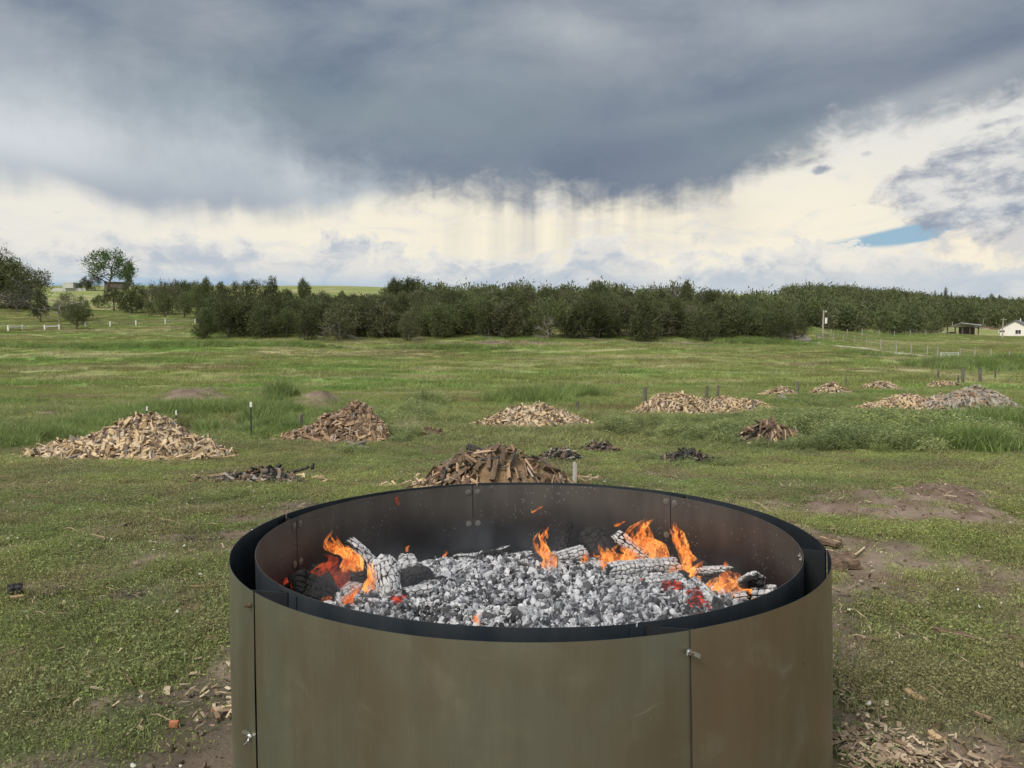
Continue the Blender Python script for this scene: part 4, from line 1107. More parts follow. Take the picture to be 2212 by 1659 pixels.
flame('tall narrow orange flame behind the middle of the bed', [(1182, 1232), (1184, 1208), (1170, 1188), (1164, 1160), (1176, 1132)], .024, .8, 7, 5, .8)
flame('detached orange wisp high over the middle of the bed', [(1150, 1106), (1160, 1100), (1174, 1092)], .008, .55, 8, 2)
flame('small orange tip beside the tall narrow flame', [(1182, 1162), (1180, 1148), (1186, 1135)], .009, .5, 9, 2)
flame('low wide orange flame left of the slim white log', [(1330, 1226), (1318, 1208), (1302, 1196), (1305, 1178)], .034, .75, 10, 5, 1.0)
flame('orange flame rising round the slim white log', [(1372, 1226), (1362, 1205), (1350, 1190), (1345, 1172)], .034, .85, 11, 5, 1.0)
flame('big curling orange flame at the back right', [(1420, 1212), (1410, 1180), (1378, 1165), (1382, 1140), (1400, 1120)], .042, .75, 12, 6, .9)
flame('small detached wisp above the slim white log', [(1328, 1136), (1340, 1132), (1352, 1126)], .009, .45, 13, 2)
flame('tall orange flame column behind the short grey log', [(1500, 1246), (1488, 1215), (1470, 1185), (1462, 1155), (1440, 1135)], .030, .8, 14, 6, .7)
flame('upper tip of the tall orange flame column', [(1468, 1178), (1462, 1152), (1456, 1124)], .014, .6, 15, 4, .8)
flame('broad base flame at the end of the short grey log', [(1470, 1258), (1478, 1238), (1500, 1228), (1512, 1206)], .032, .95, 16, 5, 1.0)
flame('yellow-orange flames at the right of the bed', [(1560, 1300), (1552, 1275), (1575, 1255), (1568, 1235)], .036, .95, 17, 6, 1.0)
flame('orange flame leaning towards the right wall', [(1590, 1305), (1598, 1282), (1615, 1268), (1608, 1252)], .032, .9, 18, 5, 1.0)
flame('small single flame tip above the right flames', [(1572, 1236), (1568, 1226), (1572, 1214)], .012, .75, 19, 2)
flame('tiny flame in the dark remains near the front wall', [(1032, 1350), (1028, 1335), (1036, 1322)], .011, .7, 20, 3)
flame('tiny flame at the back wall among pale coals', [(958, 1203), (966, 1196), (962, 1188)], .009, .6, 21, 2)
flame('tiny flame tip left of the dark block', [(878, 1192), (880, 1184), (884, 1176)], .009, .5, 22, 2)
flame('small flame between the white block and leaning planks', [(1268, 1220), (1262, 1205), (1272, 1192)], .018, .55, 23, 3)
flame('small orange flame at the foot of the long log', [(1310, 1235), (1305, 1220), (1312, 1208)], .014, .7, 24, 3)
flame('faint red flame over the back wall seam', [(860, 1090), (856, 1078), (862, 1070)], .008, .0, 25, 2)
# fire light on the walls comes from the flames' own glow
# thin smoke inside the ring
def smoke(t):
    P = tc(t, 'Object'); n = noise(t, mapping(t, P, (1, 1, .7)), 3.2, 4, .6, .5)
    v = t.nodes.new('ShaderNodeVolumePrincipled'); put(t, v.inputs['Color'], (.80, .85, .92))
    z = Nd(t, (lambda s: (put(t, s.inputs[0], P), s.outputs[2])[1])(t.nodes.new('ShaderNodeSeparateXYZ')))
    put(t, v.inputs['Density'], n.step(.42, .72)*z.step(.36, .10)*.75); v.inputs['Anisotropy'].default_value = .2
    return v.outputs[0]
m = bpy.data.materials.new('smoke'); m.use_nodes = True; t = m.node_tree; t.nodes.clear()
o_ = t.nodes.new('ShaderNodeOutputMaterial'); t.links.new(smoke(t), o_.inputs[1])
m.cycles.volume_step_rate = 3
b = MB(); th = np.linspace(0, 2*np.pi, 33)[:-1]
b.tube([[0, 0, .06], [0, 0, .40]], .98, 32)
tag(b.build('smoke', m, None, False, (PX, PYc+.08, BED)), 'thin pale smoke hanging inside the fire ring', None, None, 'stuff')
# ------------------------------------------------------------------ split firewood
def wood_shader(t):
    L = tc(t, 'Object'); r = (attr(t, 'rnd')+orand(t)*.73).fract(); g = noise(t, mapping(t, L, (.12, 1, 1)), 60, 4, .65); n = noise(t, L, 11, 4, .6)
    c = mix(t, r.step(.0, .5), (.36, .245, .135), (.63, .49, .31))
    c = mix(t, r.step(.5, .85), c, (.50, .42, .32))
    c = mix(t, r.step(.90, .96), c, (.30, .275, .245))
    c = mulc(t, c, grey(t, g*.8+n*.35+.40))
    return pbsdf(t, c, .85, bump=g, bs=.5, bd=.004, spec=.2)
M_WOOD = mat('split_wood', wood_shader)
def bark_shader(t):
    L = tc(t, 'Object'); g = noise(t, mapping(t, L, (.3, 1, 1)), 45, 5, .7); r = (attr(t, 'rnd')+orand(t)*.73).fract()
    c = mix(t, g.step(.35, .65), (.085, .058, .038), (.21, .155, .11))
    c = mix(t, r.step(.55, .9)*.6, c, (.27, .23, .19))
    return pbsdf(t, c, .95, bump=g, bs=.8, bd=.006, spec=.1)
M_BARK = mat('bark', bark_shader)
def woodb(t):
    L = tc(t, 'Object'); r = (attr(t, 'rnd')+orand(t)*.73).fract(); g = noise(t, mapping(t, L, (.12, 1, 1)), 60, 4, .65)
    c = mix(t, r.step(.0, .7), (.20, .125, .08), (.44, .31, .20)); c = mix(t, r.step(.85, .95), c, (.34, .30, .26))
    return pbsdf(t, mulc(t, c, grey(t, g*.9+.55)), .9, bump=g, bs=.5, bd=.004, spec=.15)
M_WOODB = mat('damp_brown_wood', woodb)
M_CHARBIT = mat('burnt_wood', lambda t: pbsdf(t, mix(t, noise(t, tc(t), 30, 4, .6).step(.4, .7), (.018, .017, .016), (.10, .095, .09)), .85, spec=.2))
def greyw(t):
    L = tc(t, 'Object'); g = noise(t, mapping(t, L, (.12, 1, 1)), 60, 4, .65); r = (attr(t, 'rnd')+orand(t)*.73).fract()
    c = mix(t, r, (.22, .20, .17), (.42, .40, .36)); return pbsdf(t, mulc(t, c, grey(t, g*.8+.6)), .9, bump=g, bs=.5, bd=.004, spec=.15)
M_GREYW = mat('weathered_grey_wood', greyw)
def log_geo(seed, kind):
    """one split log along x: length 1, cross-section about 1; faces flagged bark or wood"""
    r = np.random.RandomState(seed)
    if kind == 'wedge': P = [(0, 0)]+[(math.cos(a), math.sin(a)) for a in np.linspace(-.5, .55, 4)]; bark = [0, 1, 1, 1, 0]
    elif kind == 'half': P = [(math.cos(a), math.sin(a)*.8) for a in np.linspace(0, math.pi, 6)]; bark = [1]*5+[0]
    elif kind == 'slat': P = [(-.6, -.16), (.55, -.20), (.6, .12), (-.1, .22), (-.62, .14)]; bark = [0, 0, 1, 0, 0]
    elif kind == 'block': P = [(-.5, -.5), (.55, -.42), (.5, .45), (0, .6), (-.5, .4)]; bark = [0, 0, 1, 0, 0]
    else: P = [(math.cos(a)*.7, math.sin(a)*.7) for a in np.arange(7)/7*2*math.pi]; bark = [1]*7
    P = np.array(P)+r.randn(len(P), 2)*.05; P -= P.mean(0)
    m = len(P); xs = [-.5, -.17, .18, .5]; V = []
    for i, x in enumerate(xs):
        k = 1+.10*r.randn() if i in (1, 2) else .94
        q = P*k+r.randn(2)*.05
        V.append(np.stack([np.full(m, x)+(r.randn(m)*.025 if i in (0, 3) else 0), q[:, 0], q[:, 1]], 1))
    V = np.vstack(V); F_ = []; mi = []
    for i in range(3):
        for j in range(m):
            F_.append([i*m+j, i*m+(j+1) % m, (i+1)*m+(j+1) % m, (i+1)*m+j]); mi.append(bark[j])
    c0, c1 = len(V), len(V)+1
    V = np.vstack([V, [[-.5, *P.mean(0)]], [[.5, *P.mean(0)]]])
    T_ = [[c0, (j+1) % m, j] for j in range(m)]+[[c1, 3*m+j, 3*m+(j+1) % m] for j in range(m)]
    return V, np.array(F_), np.array(T_), np.array(mi+[0]*len(T_))
KINDS_ = ['wedge', 'half', 'slat', 'slat', 'wedge', 'block', 'round', 'half', 'slat', 'wedge']
LG = [log_geo(700+i, k) for i, k in enumerate(KINDS_)]
LSZ = {'wedge': .11, 'half': .075, 'slat': .10, 'block': .11, 'round': .07}
LME = {}
def log_mesh(i, mats):
    k = (i, mats[0].name)
    if k not in LME:
        V, Q_, T_, mi = LG[i]; w = LSZ[KINDS_[i]]
        LME[k] = np_mesh('split_log', V*[.36, w, w], [Q_, T_], list(mats), mi, False)
    return LME[k]
def eul(yaw, pitch, roll): return Rz(yaw)@Ry(pitch)@Rx(roll)
def pile(label, x0, x1, xp, yb, yt, n, nind, ilabel, group, mats=None, seed=0, tail=.5, depth=.42, dirt=0, ls=1.0, core=None, flatlog=.0, charred=0, skew=0, burnt=0, sink=0, bare=0, pw=0):
    """a mound of split logs; x0, x1 its ends, xp its peak, yb its foot and yt its top as the photograph shows them"""
    mats = mats or (M_WOOD, M_BARK); r = np.random.RandomState(seed)
    c = ghit((x0+x1)/2, yb, base); Yf = c[1]; wl = (xp-x0)*Yf/F; wr = (x1-xp)*Yf/F; W_ = wl+wr
    dp = depth*W_; Yc = Yf+dp*.5
    pk = at(xp, yt, Yc); Xp = pk[0]; H = max(.15, pk[2]-tz(Xp, Yc))
    Xp = (xp-1106)/F*Yc
    wl *= Yc/Yf; wr *= Yc/Yf
    def hf(X, Y):
        dx = (X-Xp); q = np.hypot(np.where(dx < 0, dx/wl, dx/wr), (Y-Yc)/(dp*.62))
        q = q+.22*(fbm(X*1.3, Y*1.3, 0, seed+900, 3)-.5)
        return H*np.clip(1-np.clip(q, 0, 1)**(pw or (1.35 if tail < .6 else 1.0)), 0, 1)*(.82+.36*fbm(X*1.6, Y*1.6, 0, seed+901, 2)), q
    m_ = n*5; a = r.rand(m_)*6.283; q = np.sqrt(r.rand(m_))*1.06; px = Xp+q*np.cos(a)*np.where(np.cos(a) < 0, wl, wr); py = Yc+q*np.sin(a)*dp*.62
    h_, qq = hf(px, py); ok = (qq < 1.08) & ~((r.rand(m_) < bare) & (px > Xp-.25*wl) & (qq > .2) & (px < Xp+.75*wr)) & ~((py > Yc+dp*.12) & (r.rand(m_) < .7))
    px, py, h_ = px[ok][:n], py[ok][:n], h_[ok][:n]; n = len(px); e = .04
    pts = np.stack([px, py, h_, (hf(px+e, py)[0]-h_)/e, (hf(px, py+e)[0]-h_)/e], 1); zz = terr(pts[:, 0], pts[:, 1])
    order = np.argsort(pts[:, 1]-pts[:, 2]*1.2+r.rand(n)*.3*dp)          # nearest and highest first
    mb_v, mb_q, mb_t, mq, mt, rq, rt = [], [], [], [], [], [], []; nb = 0
    for rank, i in enumerate(order):
        x, y, h, gx, gy = pts[i]; k = r.randint(10)
        yaw = r.rand()*6.283; sl = gx*math.cos(yaw)+gy*math.sin(yaw)
        pitch = -math.atan(np.clip(sl, -1.2, 1.2))+r.randn()*(.22+.16*(r.rand() < .2)); roll = r.rand()*6.283
        if KINDS_[k] == 'slat': roll = r.choice([0, math.pi])+r.randn()*.5
        M_ = eul(yaw, pitch, roll); L_ = ls*(.55+.75*r.rand()**1.3); w_ = ls*(.26+.42*r.rand()**1.5)*(1.6 if rank < nind*.3 else 1.1)
        pz_ = zz[i]+h+.02+r.rand()*.045*ls-sink*r.rand()*2
        if rank < nind:
            o = link('split_log', log_mesh(k, (M_CHARBIT, M_CHARBIT) if r.rand() < charred else mats)); o.matrix_world = Matrix.Translation((x, y, pz_))@Matrix(M_).to_4x4()@Matrix.Diagonal((L_, w_, w_, 1))
            tag(o, ilabel, 'log', group)
        else:
            V, Q_, T_, mi = LG[k]; w = LSZ[KINDS_[k]]
            P_ = (V*[.36*L_, w*w_, w*w_])@M_.T+[x, y, pz_-.012]
            off = 2 if r.rand() < charred else 0
            mb_v.append(P_); mb_q.append(Q_+nb); mb_t.append(T_+nb); nb += len(V); mq.append(mi[:len(Q_)]+off); mt.append(mi[len(Q_):]+off)
            v_ = r.rand(); rq.append(np.full(len(Q_), v_)); rt.append(np.full(len(T_), v_))
    # core of small stuff under the logs
    g = 26; qx = np.linspace(-1.1, 1.1, g*2); qy = np.linspace(-1.1, 1.1, g)
    A_, B_ = np.meshgrid(qx, qy); CXx = Xp+np.where(A_ < 0, A_*wl, A_*wr); CYy = Yc+B_*dp*.62
    hh, qq = hf(CXx, CYy); CZ = terr(CXx, CYy)-.05+hh*(.97 if dirt else .9)+(fbm(CXx*9, CYy*9, 0, 77, 3)-.5)*.05
    ii = (np.arange(g-1)[:, None]*(2*g)+np.arange(2*g-1)[None]).ravel()
    Qc = np.stack([ii, ii+1, ii+2*g+1, ii+2*g], 1)
    keep = (qq.ravel()[Qc] < 1.05).all(1); Qc = Qc[keep]+nb
    mb_v.append(np.stack([CXx, CYy, CZ], -1).reshape(-1, 3)); mb_q.append(Qc); mq.append(np.full(len(Qc), 4)); rq.append(np.full(len(Qc), .5))
    V = np.vstack(mb_v); Qs = np.concatenate(mb_q); mi = list(np.concatenate(mq)); rr_ = list(np.concatenate(rq)); Fs = [Qs]
    if mb_t: Fs.append(np.concatenate(mb_t)); mi += list(np.concatenate(mt)); rr_ += list(np.concatenate(rt))
    me = np_mesh('firewood_pile', V, Fs, [mats[0], mats[1], M_CHARBIT, M_CHARBIT, core or M_CORE], mi, False, {'rnd': ('FACE', 'FLOAT', rr_)})
    tag(link('firewood_pile', me), label, 'wood pile', None, 'stuff')
    return hf, Xp, Yc, wl, wr, dp
def core_shader(a, b):
    def f(t):
        P = wpos(t); n = noise(t, P, 14, 5, .7); k = noise(t, P, 45, 4, .7)
        return pbsdf(t, mulc(t, mix(t, n.step(.35, .65), a, b), grey(t, k*1.2+.4)), .95, bump=n*.5+k, bs=1, bd=.03, spec=.1)
    return f
M_CORE = mat('wood_litter', core_shader((.07, .045, .03), (.16, .11, .07)))
M_SAW = mat('sawdust_soil', core_shader((.235, .155, .085), (.34, .245, .15)))
M_BRN = mat('brown_bark_soil', core_shader((.10, .065, .045), (.19, .13, .09)))
M_ASHSOIL = mat('burnt_soil', core_shader((.035, .03, .027), (.12, .09, .07)))
pile('big heap of pale split firewood at the left, rest of its logs', 48, 488, 335, 998, 908, 1900, 110, 'pale split log in the big left firewood heap beside the pond', 'split logs of the big left heap', seed=1, depth=.36, tail=.7)
pile('brown heap of split wood and soil behind the T-post, rest of its logs', 602, 846, 780, 960, 886, 900, 44, 'brownish split log in the heap right of the tall T-post', 'split logs of the brown heap', mats=(M_WOODB, M_BARK), sink=.03, seed=2, depth=.42, core=M_BRN, dirt=1)
pile('long low heap of pale firewood right of centre, rest of its logs', 1030, 1282, 1165, 922, 876, 1100, 30, 'pale split log in the low heap behind the nearest mound', 'split logs of the middle heap', seed=3, depth=.34)
pile('wide double heap of firewood by the dark posts, rest of its logs', 1358, 1580, 1465, 896, 853, 1000, 24, 'split log in the wide double heap by the dark fence posts', 'split logs of the wide double heap', seed=4, pw=1.5, depth=.34)
pile('right shoulder of the wide double heap of firewood', 1490, 1685, 1575, 894, 862, 800, 8, 'split log on the right shoulder of the wide double heap', 'split logs of the wide double heap shoulder', seed=5, pw=1.8, depth=.32)
pile('small spill of brown wood in the grass left of centre', 902, 968, 930, 946, 935, 60, 0, '', '', seed=6, depth=.5, mats=(M_BARK, M_BARK), core=M_BRN)
pile('small far heap of firewood, first of the far row from the left', 1640, 1726, 1690, 856, 838, 210, 0, '', '', seed=7, depth=.5)
pile('grey tail of wood running down from the first far heap', 1672, 1712, 1690, 874, 858, 70, 0, '', '', seed=17, depth=.8, mats=(M_GREYW, M_GREYW))
pile('far heap of firewood between the weeds, second of the far row', 1748, 1842, 1800, 852, 828, 260, 0, '', '', seed=8, depth=.5)
pile('far low heap of firewood, third of the far row', 1860, 1952, 1905, 842, 825, 240, 0, '', '', seed=9, depth=.5)
pile('far low heap of firewood, last of the far row', 2000, 2080, 2035, 838, 823, 200, 0, '', '', seed=10, depth=.5)
pile('orange-brown heap of firewood in front of the grey boards', 1848, 2040, 1960, 887, 856, 800, 12, 'orange-brown split log in front of the grey board heap', 'split logs before the grey boards', seed=11, depth=.36)
pile('large heap of grey weathered boards and soil at the right', 1955, 2212, 2105, 888, 845, 850, 14, 'grey weathered board in the large heap at the right', 'grey boards of the right heap', mats=(M_GREYW, M_WOODB), seed=12, pw=1.8, depth=.34, ls=1.2, core=M_BRN, dirt=1)
pile('nearest mound of bark, sawdust and burnt ends behind the ring', 905, 1232, 1065, 1062, 974, 330, 42, 'bark-covered split log on the nearest sawdust mound', 'logs on the nearest mound', mats=(M_BARK, M_WOODB), seed=13, depth=.5, core=M_SAW, dirt=1, charred=.12, tail=.4, ls=.75, sink=.03, bare=.80, pw=2.0)
pile('brown soil mound with a few logs in front of the weeds', 1582, 1752, 1660, 964, 918, 90, 16, 'log lying across the brown mound before the tall weeds', 'logs on the brown mound before the weeds', mats=(M_BARK, M_WOOD), seed=14, pw=1.9, depth=.42, core=M_BRN, dirt=1, ls=1.2, charred=.1)
pile('low row of burnt branches and bark on the grass at the left', 435, 652, 575, 1050, 1020, 260, 0, '', '', mats=(M_BARK, M_GREYW), seed=15, depth=.26, pw=.9, core=M_ASHSOIL, ls=.75, charred=.35)
pile('burnt wood scraps beyond the ring, beside the nearest mound', 1165, 1260, 1210, 1000, 975, 120, 0, '', '', mats=(M_BARK, M_GREYW), seed=16, depth=.4, core=M_ASHSOIL, ls=.8, charred=.5)
pile('dark burnt patch of wood scraps in the grass', 1248, 1345, 1300, 980, 962, 110, 0, '', '', mats=(M_BARK, M_BARK), seed=18, depth=.4, core=M_ASHSOIL, ls=.8, charred=.5)
pile('black charcoal scraps in the grass before the brown mound', 1420, 1560, 1480, 1003, 980, 150, 0, '', '', mats=(M_BARK, M_CHARBIT), seed=19, depth=.35, core=M_ASHSOIL, ls=.8, charred=.7)
pile('small dark wood scraps left of the nearest brown mound', 1535, 1570, 1552, 930, 912, 30, 0, '', '', mats=(M_BARK, M_CHARBIT), seed=20, depth=.5, core=M_ASHSOIL, ls=.8, charred=.5)

def lay(name, label, cat, x0, y0, x1, y1, kind=2, w=.05, mats=(M_WOOD, M_BARK), lift=.02, l2=None, group=None, Y=None):
    """a loose piece lying between two places seen on the ground"""
    a, b = ghit(x0, y0), ghit(x1, y1); a[2] += lift; b[2] += (lift if l2 is None else l2)
    if Y: a, b = at(x0, y0, Y[0]), at(x1, y1, Y[1])
    V, Q_, T_, mi = LG[kind]; L_ = max(.03, np.linalg.norm(b-a)); d = (b-a)/L_
    up = np.array([0, 0, 1.]); x = np.cross(up, d); x /= np.linalg.norm(x)+1e-9; z = np.cross(d, x)
    me = np_mesh(name, V*[L_, w, w], [Q_, T_], list(mats), mi, False)
    o = link(name, me); c = (a+b)/2
    o.matrix_world = Matrix(((d[0], x[0], z[0], c[0]), (d[1], x[1], z[1], c[1]), (d[2], x[2], z[2], c[2]), (0, 0, 0, 1)))
    return tag(o, label, cat, group)
lay('split_log', 'weathered split log lying in the grass just right of the ring', 'log', 1775, 1226, 1838, 1225, 1, .13, (M_WOOD, M_BARK), .05)
lay('wood_chunk', 'brown splintered piece behind the right edge of the ring', 'wood piece', 1768, 1178, 1812, 1190, 2, .09, (M_BARK, M_WOOD), .05)
lay('wood_chunk', 'short pale splinter under the brown piece beside the ring', 'wood piece', 1772, 1196, 1800, 1200, 2, .06, lift=.03)
lay('wood_chunk', 'dark strip of bark above the split log beside the ring', 'wood piece', 1790, 1172, 1816, 1184, 4, .05, (M_BARK, M_BARK), .04)
lay('stick', 'thin pale splinter pointing up right beside the split log', 'stick', 1848, 1206, 1866, 1190, 2, .02, lift=.03)
lay('stick', 'long pale stick lying diagonally on the right grass', 'stick', 2012, 1370, 2110, 1396, 6, .028, lift=.03)
lay('stick', 'thin dry twig left of the long pale stick', 'stick', 1978, 1342, 2008, 1362, 6, .010, lift=.03)
lay('wood_chunk', 'flat tan stick on bare soil right of the ring', 'wood piece', 1962, 1512, 1996, 1532, 2, .045, lift=.03)
lay('wood_chunk', 'orange-brown wood chunk among the chips at lower right', 'wood piece', 2012, 1606, 2036, 1622, 2, .045, lift=.03)
lay('stick', 'small brown stick on the right edge of the chips', 'stick', 2104, 1566, 2140, 1572, 2, .03, (M_BARK, M_WOOD), .03)
lay('stick', 'reddish stick on the grass beside the steel wall', 'stick', 1802, 1456, 1828, 1466, 2, .035, lift=.03)
lay('stick', 'thin pale stick among the lower right chips', 'stick', 2080, 1622, 2096, 1640, 6, .012, lift=.03)
lay('stick', 'short pale stick on dirt left of the steel wall', 'stick', 490, 1520, 530, 1526, 2, .018, lift=.03)
lay('stick', 'pale stick low in the grass left of the ring', 'stick', 412, 1276, 470, 1274, 2, .022, lift=.03)
lay('stick', 'thin twig standing in soil at lower left', 'stick', 272, 1472, 282, 1490, 6, .010, lift=.03)
lay('wood_chunk', 'small orange brick fragment at the lower left', 'fragment', 368, 1576, 386, 1575, 5, .028, (mat('orange_clay', lambda t: pbsdf(t, (.42, .17, .09), .9)),)*2, .02)
lay('wood_chunk', 'smaller orange fragment beside the dirt patch', 'fragment', 458, 1548, 468, 1548, 5, .022, (bpy.data.materials['orange_clay'],)*2, .02)
lay('stick', 'yellowish splinter beside the orange fragment', 'stick', 480, 1550, 525, 1538, 2, .022, lift=.03)
lay('stick', 'pale splinter crossing the dirt left of the ring', 'stick', 500, 1560, 522, 1546, 2, .018, lift=.03)
lay('stick', 'brown piece of wood lying on the dark soil patch', 'stick', 340, 1128, 372, 1134, 2, .035, (M_BARK, M_WOOD), .03)
lay('stick', 'curled brown bark piece on the upper left grass', 'stick', 196, 1165, 230, 1172, 2, .04, (M_BARK, M_WOOD), .03)
lay('stick', 'black burnt twig lying by the ashy patch', 'stick', 262, 1146, 288, 1136, 6, .02, (M_CHARBIT,)*2, .03)
lay('stick', 'pale flat piece beside the black lump at the left edge', 'stick', 24, 1302, 50, 1296, 2, .04, lift=.03)
lay('charcoal_lump', 'black charcoal lump in the grass at the left edge', 'charcoal', 16, 1292, 50, 1288, 5, .11, (M_CHARBIT,)*2, .03)
lay('wood_chunk', 'pale upright wood stub just behind the ring rim', 'wood piece', 1240, 1048, 1242, 1034, 5, .07, (M_GREYW, M_GREYW), .0, .22)
lay('branch', 'grey forked branch end on the grass behind the brown heap', 'branch', 742, 974, 790, 966, 6, .05, (M_GREYW,)*2, .05, .12)
lay('branch', 'second grey piece crossing the forked branch', 'branch', 752, 964, 800, 974, 2, .06, (M_GREYW,)*2, .10, .05)
BR = ghit(560, 1048, base)[1]+.35
lay('branch', 'black burnt stub sticking out of the burnt row', 'branch', 588, 1028, 605, 1002, 6, .05, (M_CHARBIT,)*2, Y=(BR, BR))
lay('branch', 'tiny black stub at the crest of the burnt row', 'branch', 674, 1014, 677, 1000, 6, .035, (M_CHARBIT,)*2, Y=(BR, BR))
lay('branch', 'small black stub at the top of the burnt row', 'branch', 676, 1012, 678, 1004, 6, .05, (M_CHARBIT,)*2, .04, .16) if False else None
lay('branch', 'long black burnt branch along the burnt row', 'branch', 620, 1024, 668, 1008, 6, .03, (M_CHARBIT,)*2, Y=(BR, BR))
NY = ghit(1068, 1060, base)[1]
lay('log', 'black burnt log end on top of the nearest mound', 'log', 1013, 968, 1052, 985, 6, .09, (M_CHARBIT, M_CHARBIT), Y=(NY+1.3, NY+.9))
lay('log', 'grey split log lying on the crest of the nearest mound', 'log', 1040, 972, 1092, 992, 1, .08, (M_GREYW, M_BARK), Y=(NY+1.2, NY+.8))
lay('split_log', 'pale log standing up the front of the nearest mound', 'log', 1035, 1048, 1055, 1008, 8, .08, (M_WOOD, M_WOOD), Y=(NY+.1, NY+.5))
BY = ghit(1665, 964, base)[1]
lay('split_log', 'long bark-edged log across the brown mound top', 'log', 1608, 926, 1672, 921, 1, .10, (M_WOOD, M_BARK), Y=(BY+.9, BY+1.0))
lay('split_log', 'long split log sloping down the right of the brown mound', 'log', 1680, 920, 1746, 944, 1, .09, (M_WOOD, M_BARK), Y=(BY+.9, BY+.5))
lay('split_log', 'bark log leaning down the front of the brown mound', 'log', 1612, 958, 1632, 928, 1, .11, (M_BARK, M_WOOD), Y=(BY+.1, BY+.5))
lay('charcoal_lump', 'black plastic-like lump at the foot of the brown mound', 'lump', 1640, 962, 1668, 958, 5, .22, (M_CHARBIT,)*2, .12)
lay('white_stone', 'black and white lump in weeds above the brown mound', 'lump', 1545, 908, 1570, 906, 5, .18, (M_GREYW, M_CHARBIT), .08)
# chips and scraps on the ground
chipc = bpy.data.collections.new('wood_chip')
for i in range(6):
    V, Q_, T_, mi = LG[[2, 3, 8, 0, 4, 2][i]]
    chipc.objects.link(bpy.data.objects.new('chip_%d' % i, np_mesh('chip', V*[.050, .014, .006], [Q_, T_], [mat('chip_%d' % i, lambda t: (lambda c: pbsdf(t, c, .9))(mix(t, orand(t), (.20, .13, .085), (.58, .48, .34)))) if i == 0 else bpy.data.materials['chip_0'], bpy.data.materials['chip_0']], mi, False)))
def chips(name, label, spots, gen=0):
    P = []
    for x, y, rx, ry, n in spots:
        s_ = Spot(x, y, rx, ry); a = RS.rand(n)*6.28; q = np.sqrt(RS.rand(n))*(1+.3*RS.randn(n)); P.append(np.stack([s_.X+s_.rx*q*np.cos(a), s_.Y+s_.ry*q*np.sin(a)], 1))
    P = np.vstack(P); P = P[np.hypot(P[:, 0]-PX, P[:, 1]-PYc) > RO+.03]; n = len(P)
    s = .35+.9*RS.rand(n)**2.5
    o = scatter(name, chipc, np.stack([P[:, 0], P[:, 1], terr(P[:, 0], P[:, 1])+.012+.02*RS.rand(n)], 1), RS.randint(0, 6, n), np.stack([RS.randn(n)*.35, RS.randn(n)*.35, RS.rand(n)*6.28], 1), np.stack([s, s*(.6+.8*RS.rand(n)), s], 1), np.ones((n, 3)))
    tag(o, label, None, None, 'stuff')
chips('wood_chips', 'pale wood chips scattered on the soil beside the ring', [(1880, 1628, 110, 46, 420), (1990, 1645, 150, 28, 170), (1830, 1500, 60, 80, 180), (470, 1545, 60, 30, 36), (400, 1490, 120, 60, 36), (250, 1480, 200, 100, 50), (1000, 1056, 140, 8, 250), (1900, 1300, 200, 120, 130), (1960, 1110, 240, 30, 60), (560, 1035, 130, 18, 380), (1350, 990, 200, 20, 330), (1200, 1000, 120, 25, 300), (1700, 1180, 130, 25, 40), (260, 1000, 260, 12, 240), (720, 965, 130, 10, 160), (1650, 968, 110, 8, 100), (1150, 926, 130, 5, 120), (200, 1250, 250, 120, 90)])
# clods of soil and dry litter on the bare patches
clodc = bpy.data.collections.new('clod')
M_CLOD = mat('soil_clod', lambda t: pbsdf(t, mulc(t, attr(t, 'tint', 'Color', 'INSTANCER'), grey(t, noise(t, wpos(t), 40, 3)*.6+.7)), .95, spec=.1))
for i in range(4):
    V, Fc, e = chunk(980+i, ico(1), 9, (1, .8, .6)); clodc.objects.link(bpy.data.objects.new('clod_%d' % i, np_mesh('clod', V, Fc, [M_CLOD])))
X, Y = sample(60000, 2.6, 15); mk = masks(X, Y); k = (RS.rand(len(X)) < mk['dirt']*.9+mk['black']*.6+.03) & (np.hypot(X-PX, Y-PYc) > RO+.03)
X, Y = X[k], Y[k]; mk = {q: v[k] for q, v in mk.items()}; n = len(X); s = .007+.038*RS.rand(n)**4
tag(scatter('soil_clods', clodc, np.stack([X, Y, terr(X, Y)+s*.15], 1), RS.randint(0, 4, n), RS.rand(n, 3)*6.28, np.stack([s*1.2, s, s*.8], 1), gcol(X, Y, mk)*(.65+.75*RS.rand(n))[:, None]), 'clods and crumbs of soil lying on the bare ground', None, None, 'stuff')
twc = bpy.data.collections.new('dry_bit'); M_BIT = mat('dry_litter', lambda t: pbsdf(t, mix(t, orand(t), (.10, .07, .045), (.42, .35, .23)), .9, spec=.1))
for i in range(4):
    b = MB(); w = .0015+.001*i; b.tube([[-.03, 0, 0], [-.01, .003*i, .002], [.012, -.002, .003], [.03, .004, 0]], [w, w*1.2, w, w*.6], 3); twc.objects.link(bpy.data.objects.new('bit_%d' % i, b.mesh('bit', M_BIT)))
X, Y = sample(9000, 2.6, 13); k = (np.hypot(X-PX, Y-PYc) > RO+.03) & (fbm(X*1.3, Y*1.3, 0, 96, 3)+.25*RS.rand(len(X)) > .55); X, Y = X[k], Y[k]; n = len(X); s = .5+1.6*RS.rand(n)**3
tag(scatter('dry_litter', twc, np.stack([X, Y, terr(X, Y)+.012+.03*RS.rand(n)], 1), RS.randint(0, 4, n), np.stack([RS.randn(n)*.2, RS.randn(n)*.3, RS.rand(n)*6.28], 1), np.stack([s, s, s], 1), np.ones((n, 3))), 'dry stalks and twigs strewn through the short grass', None, None, 'stuff')
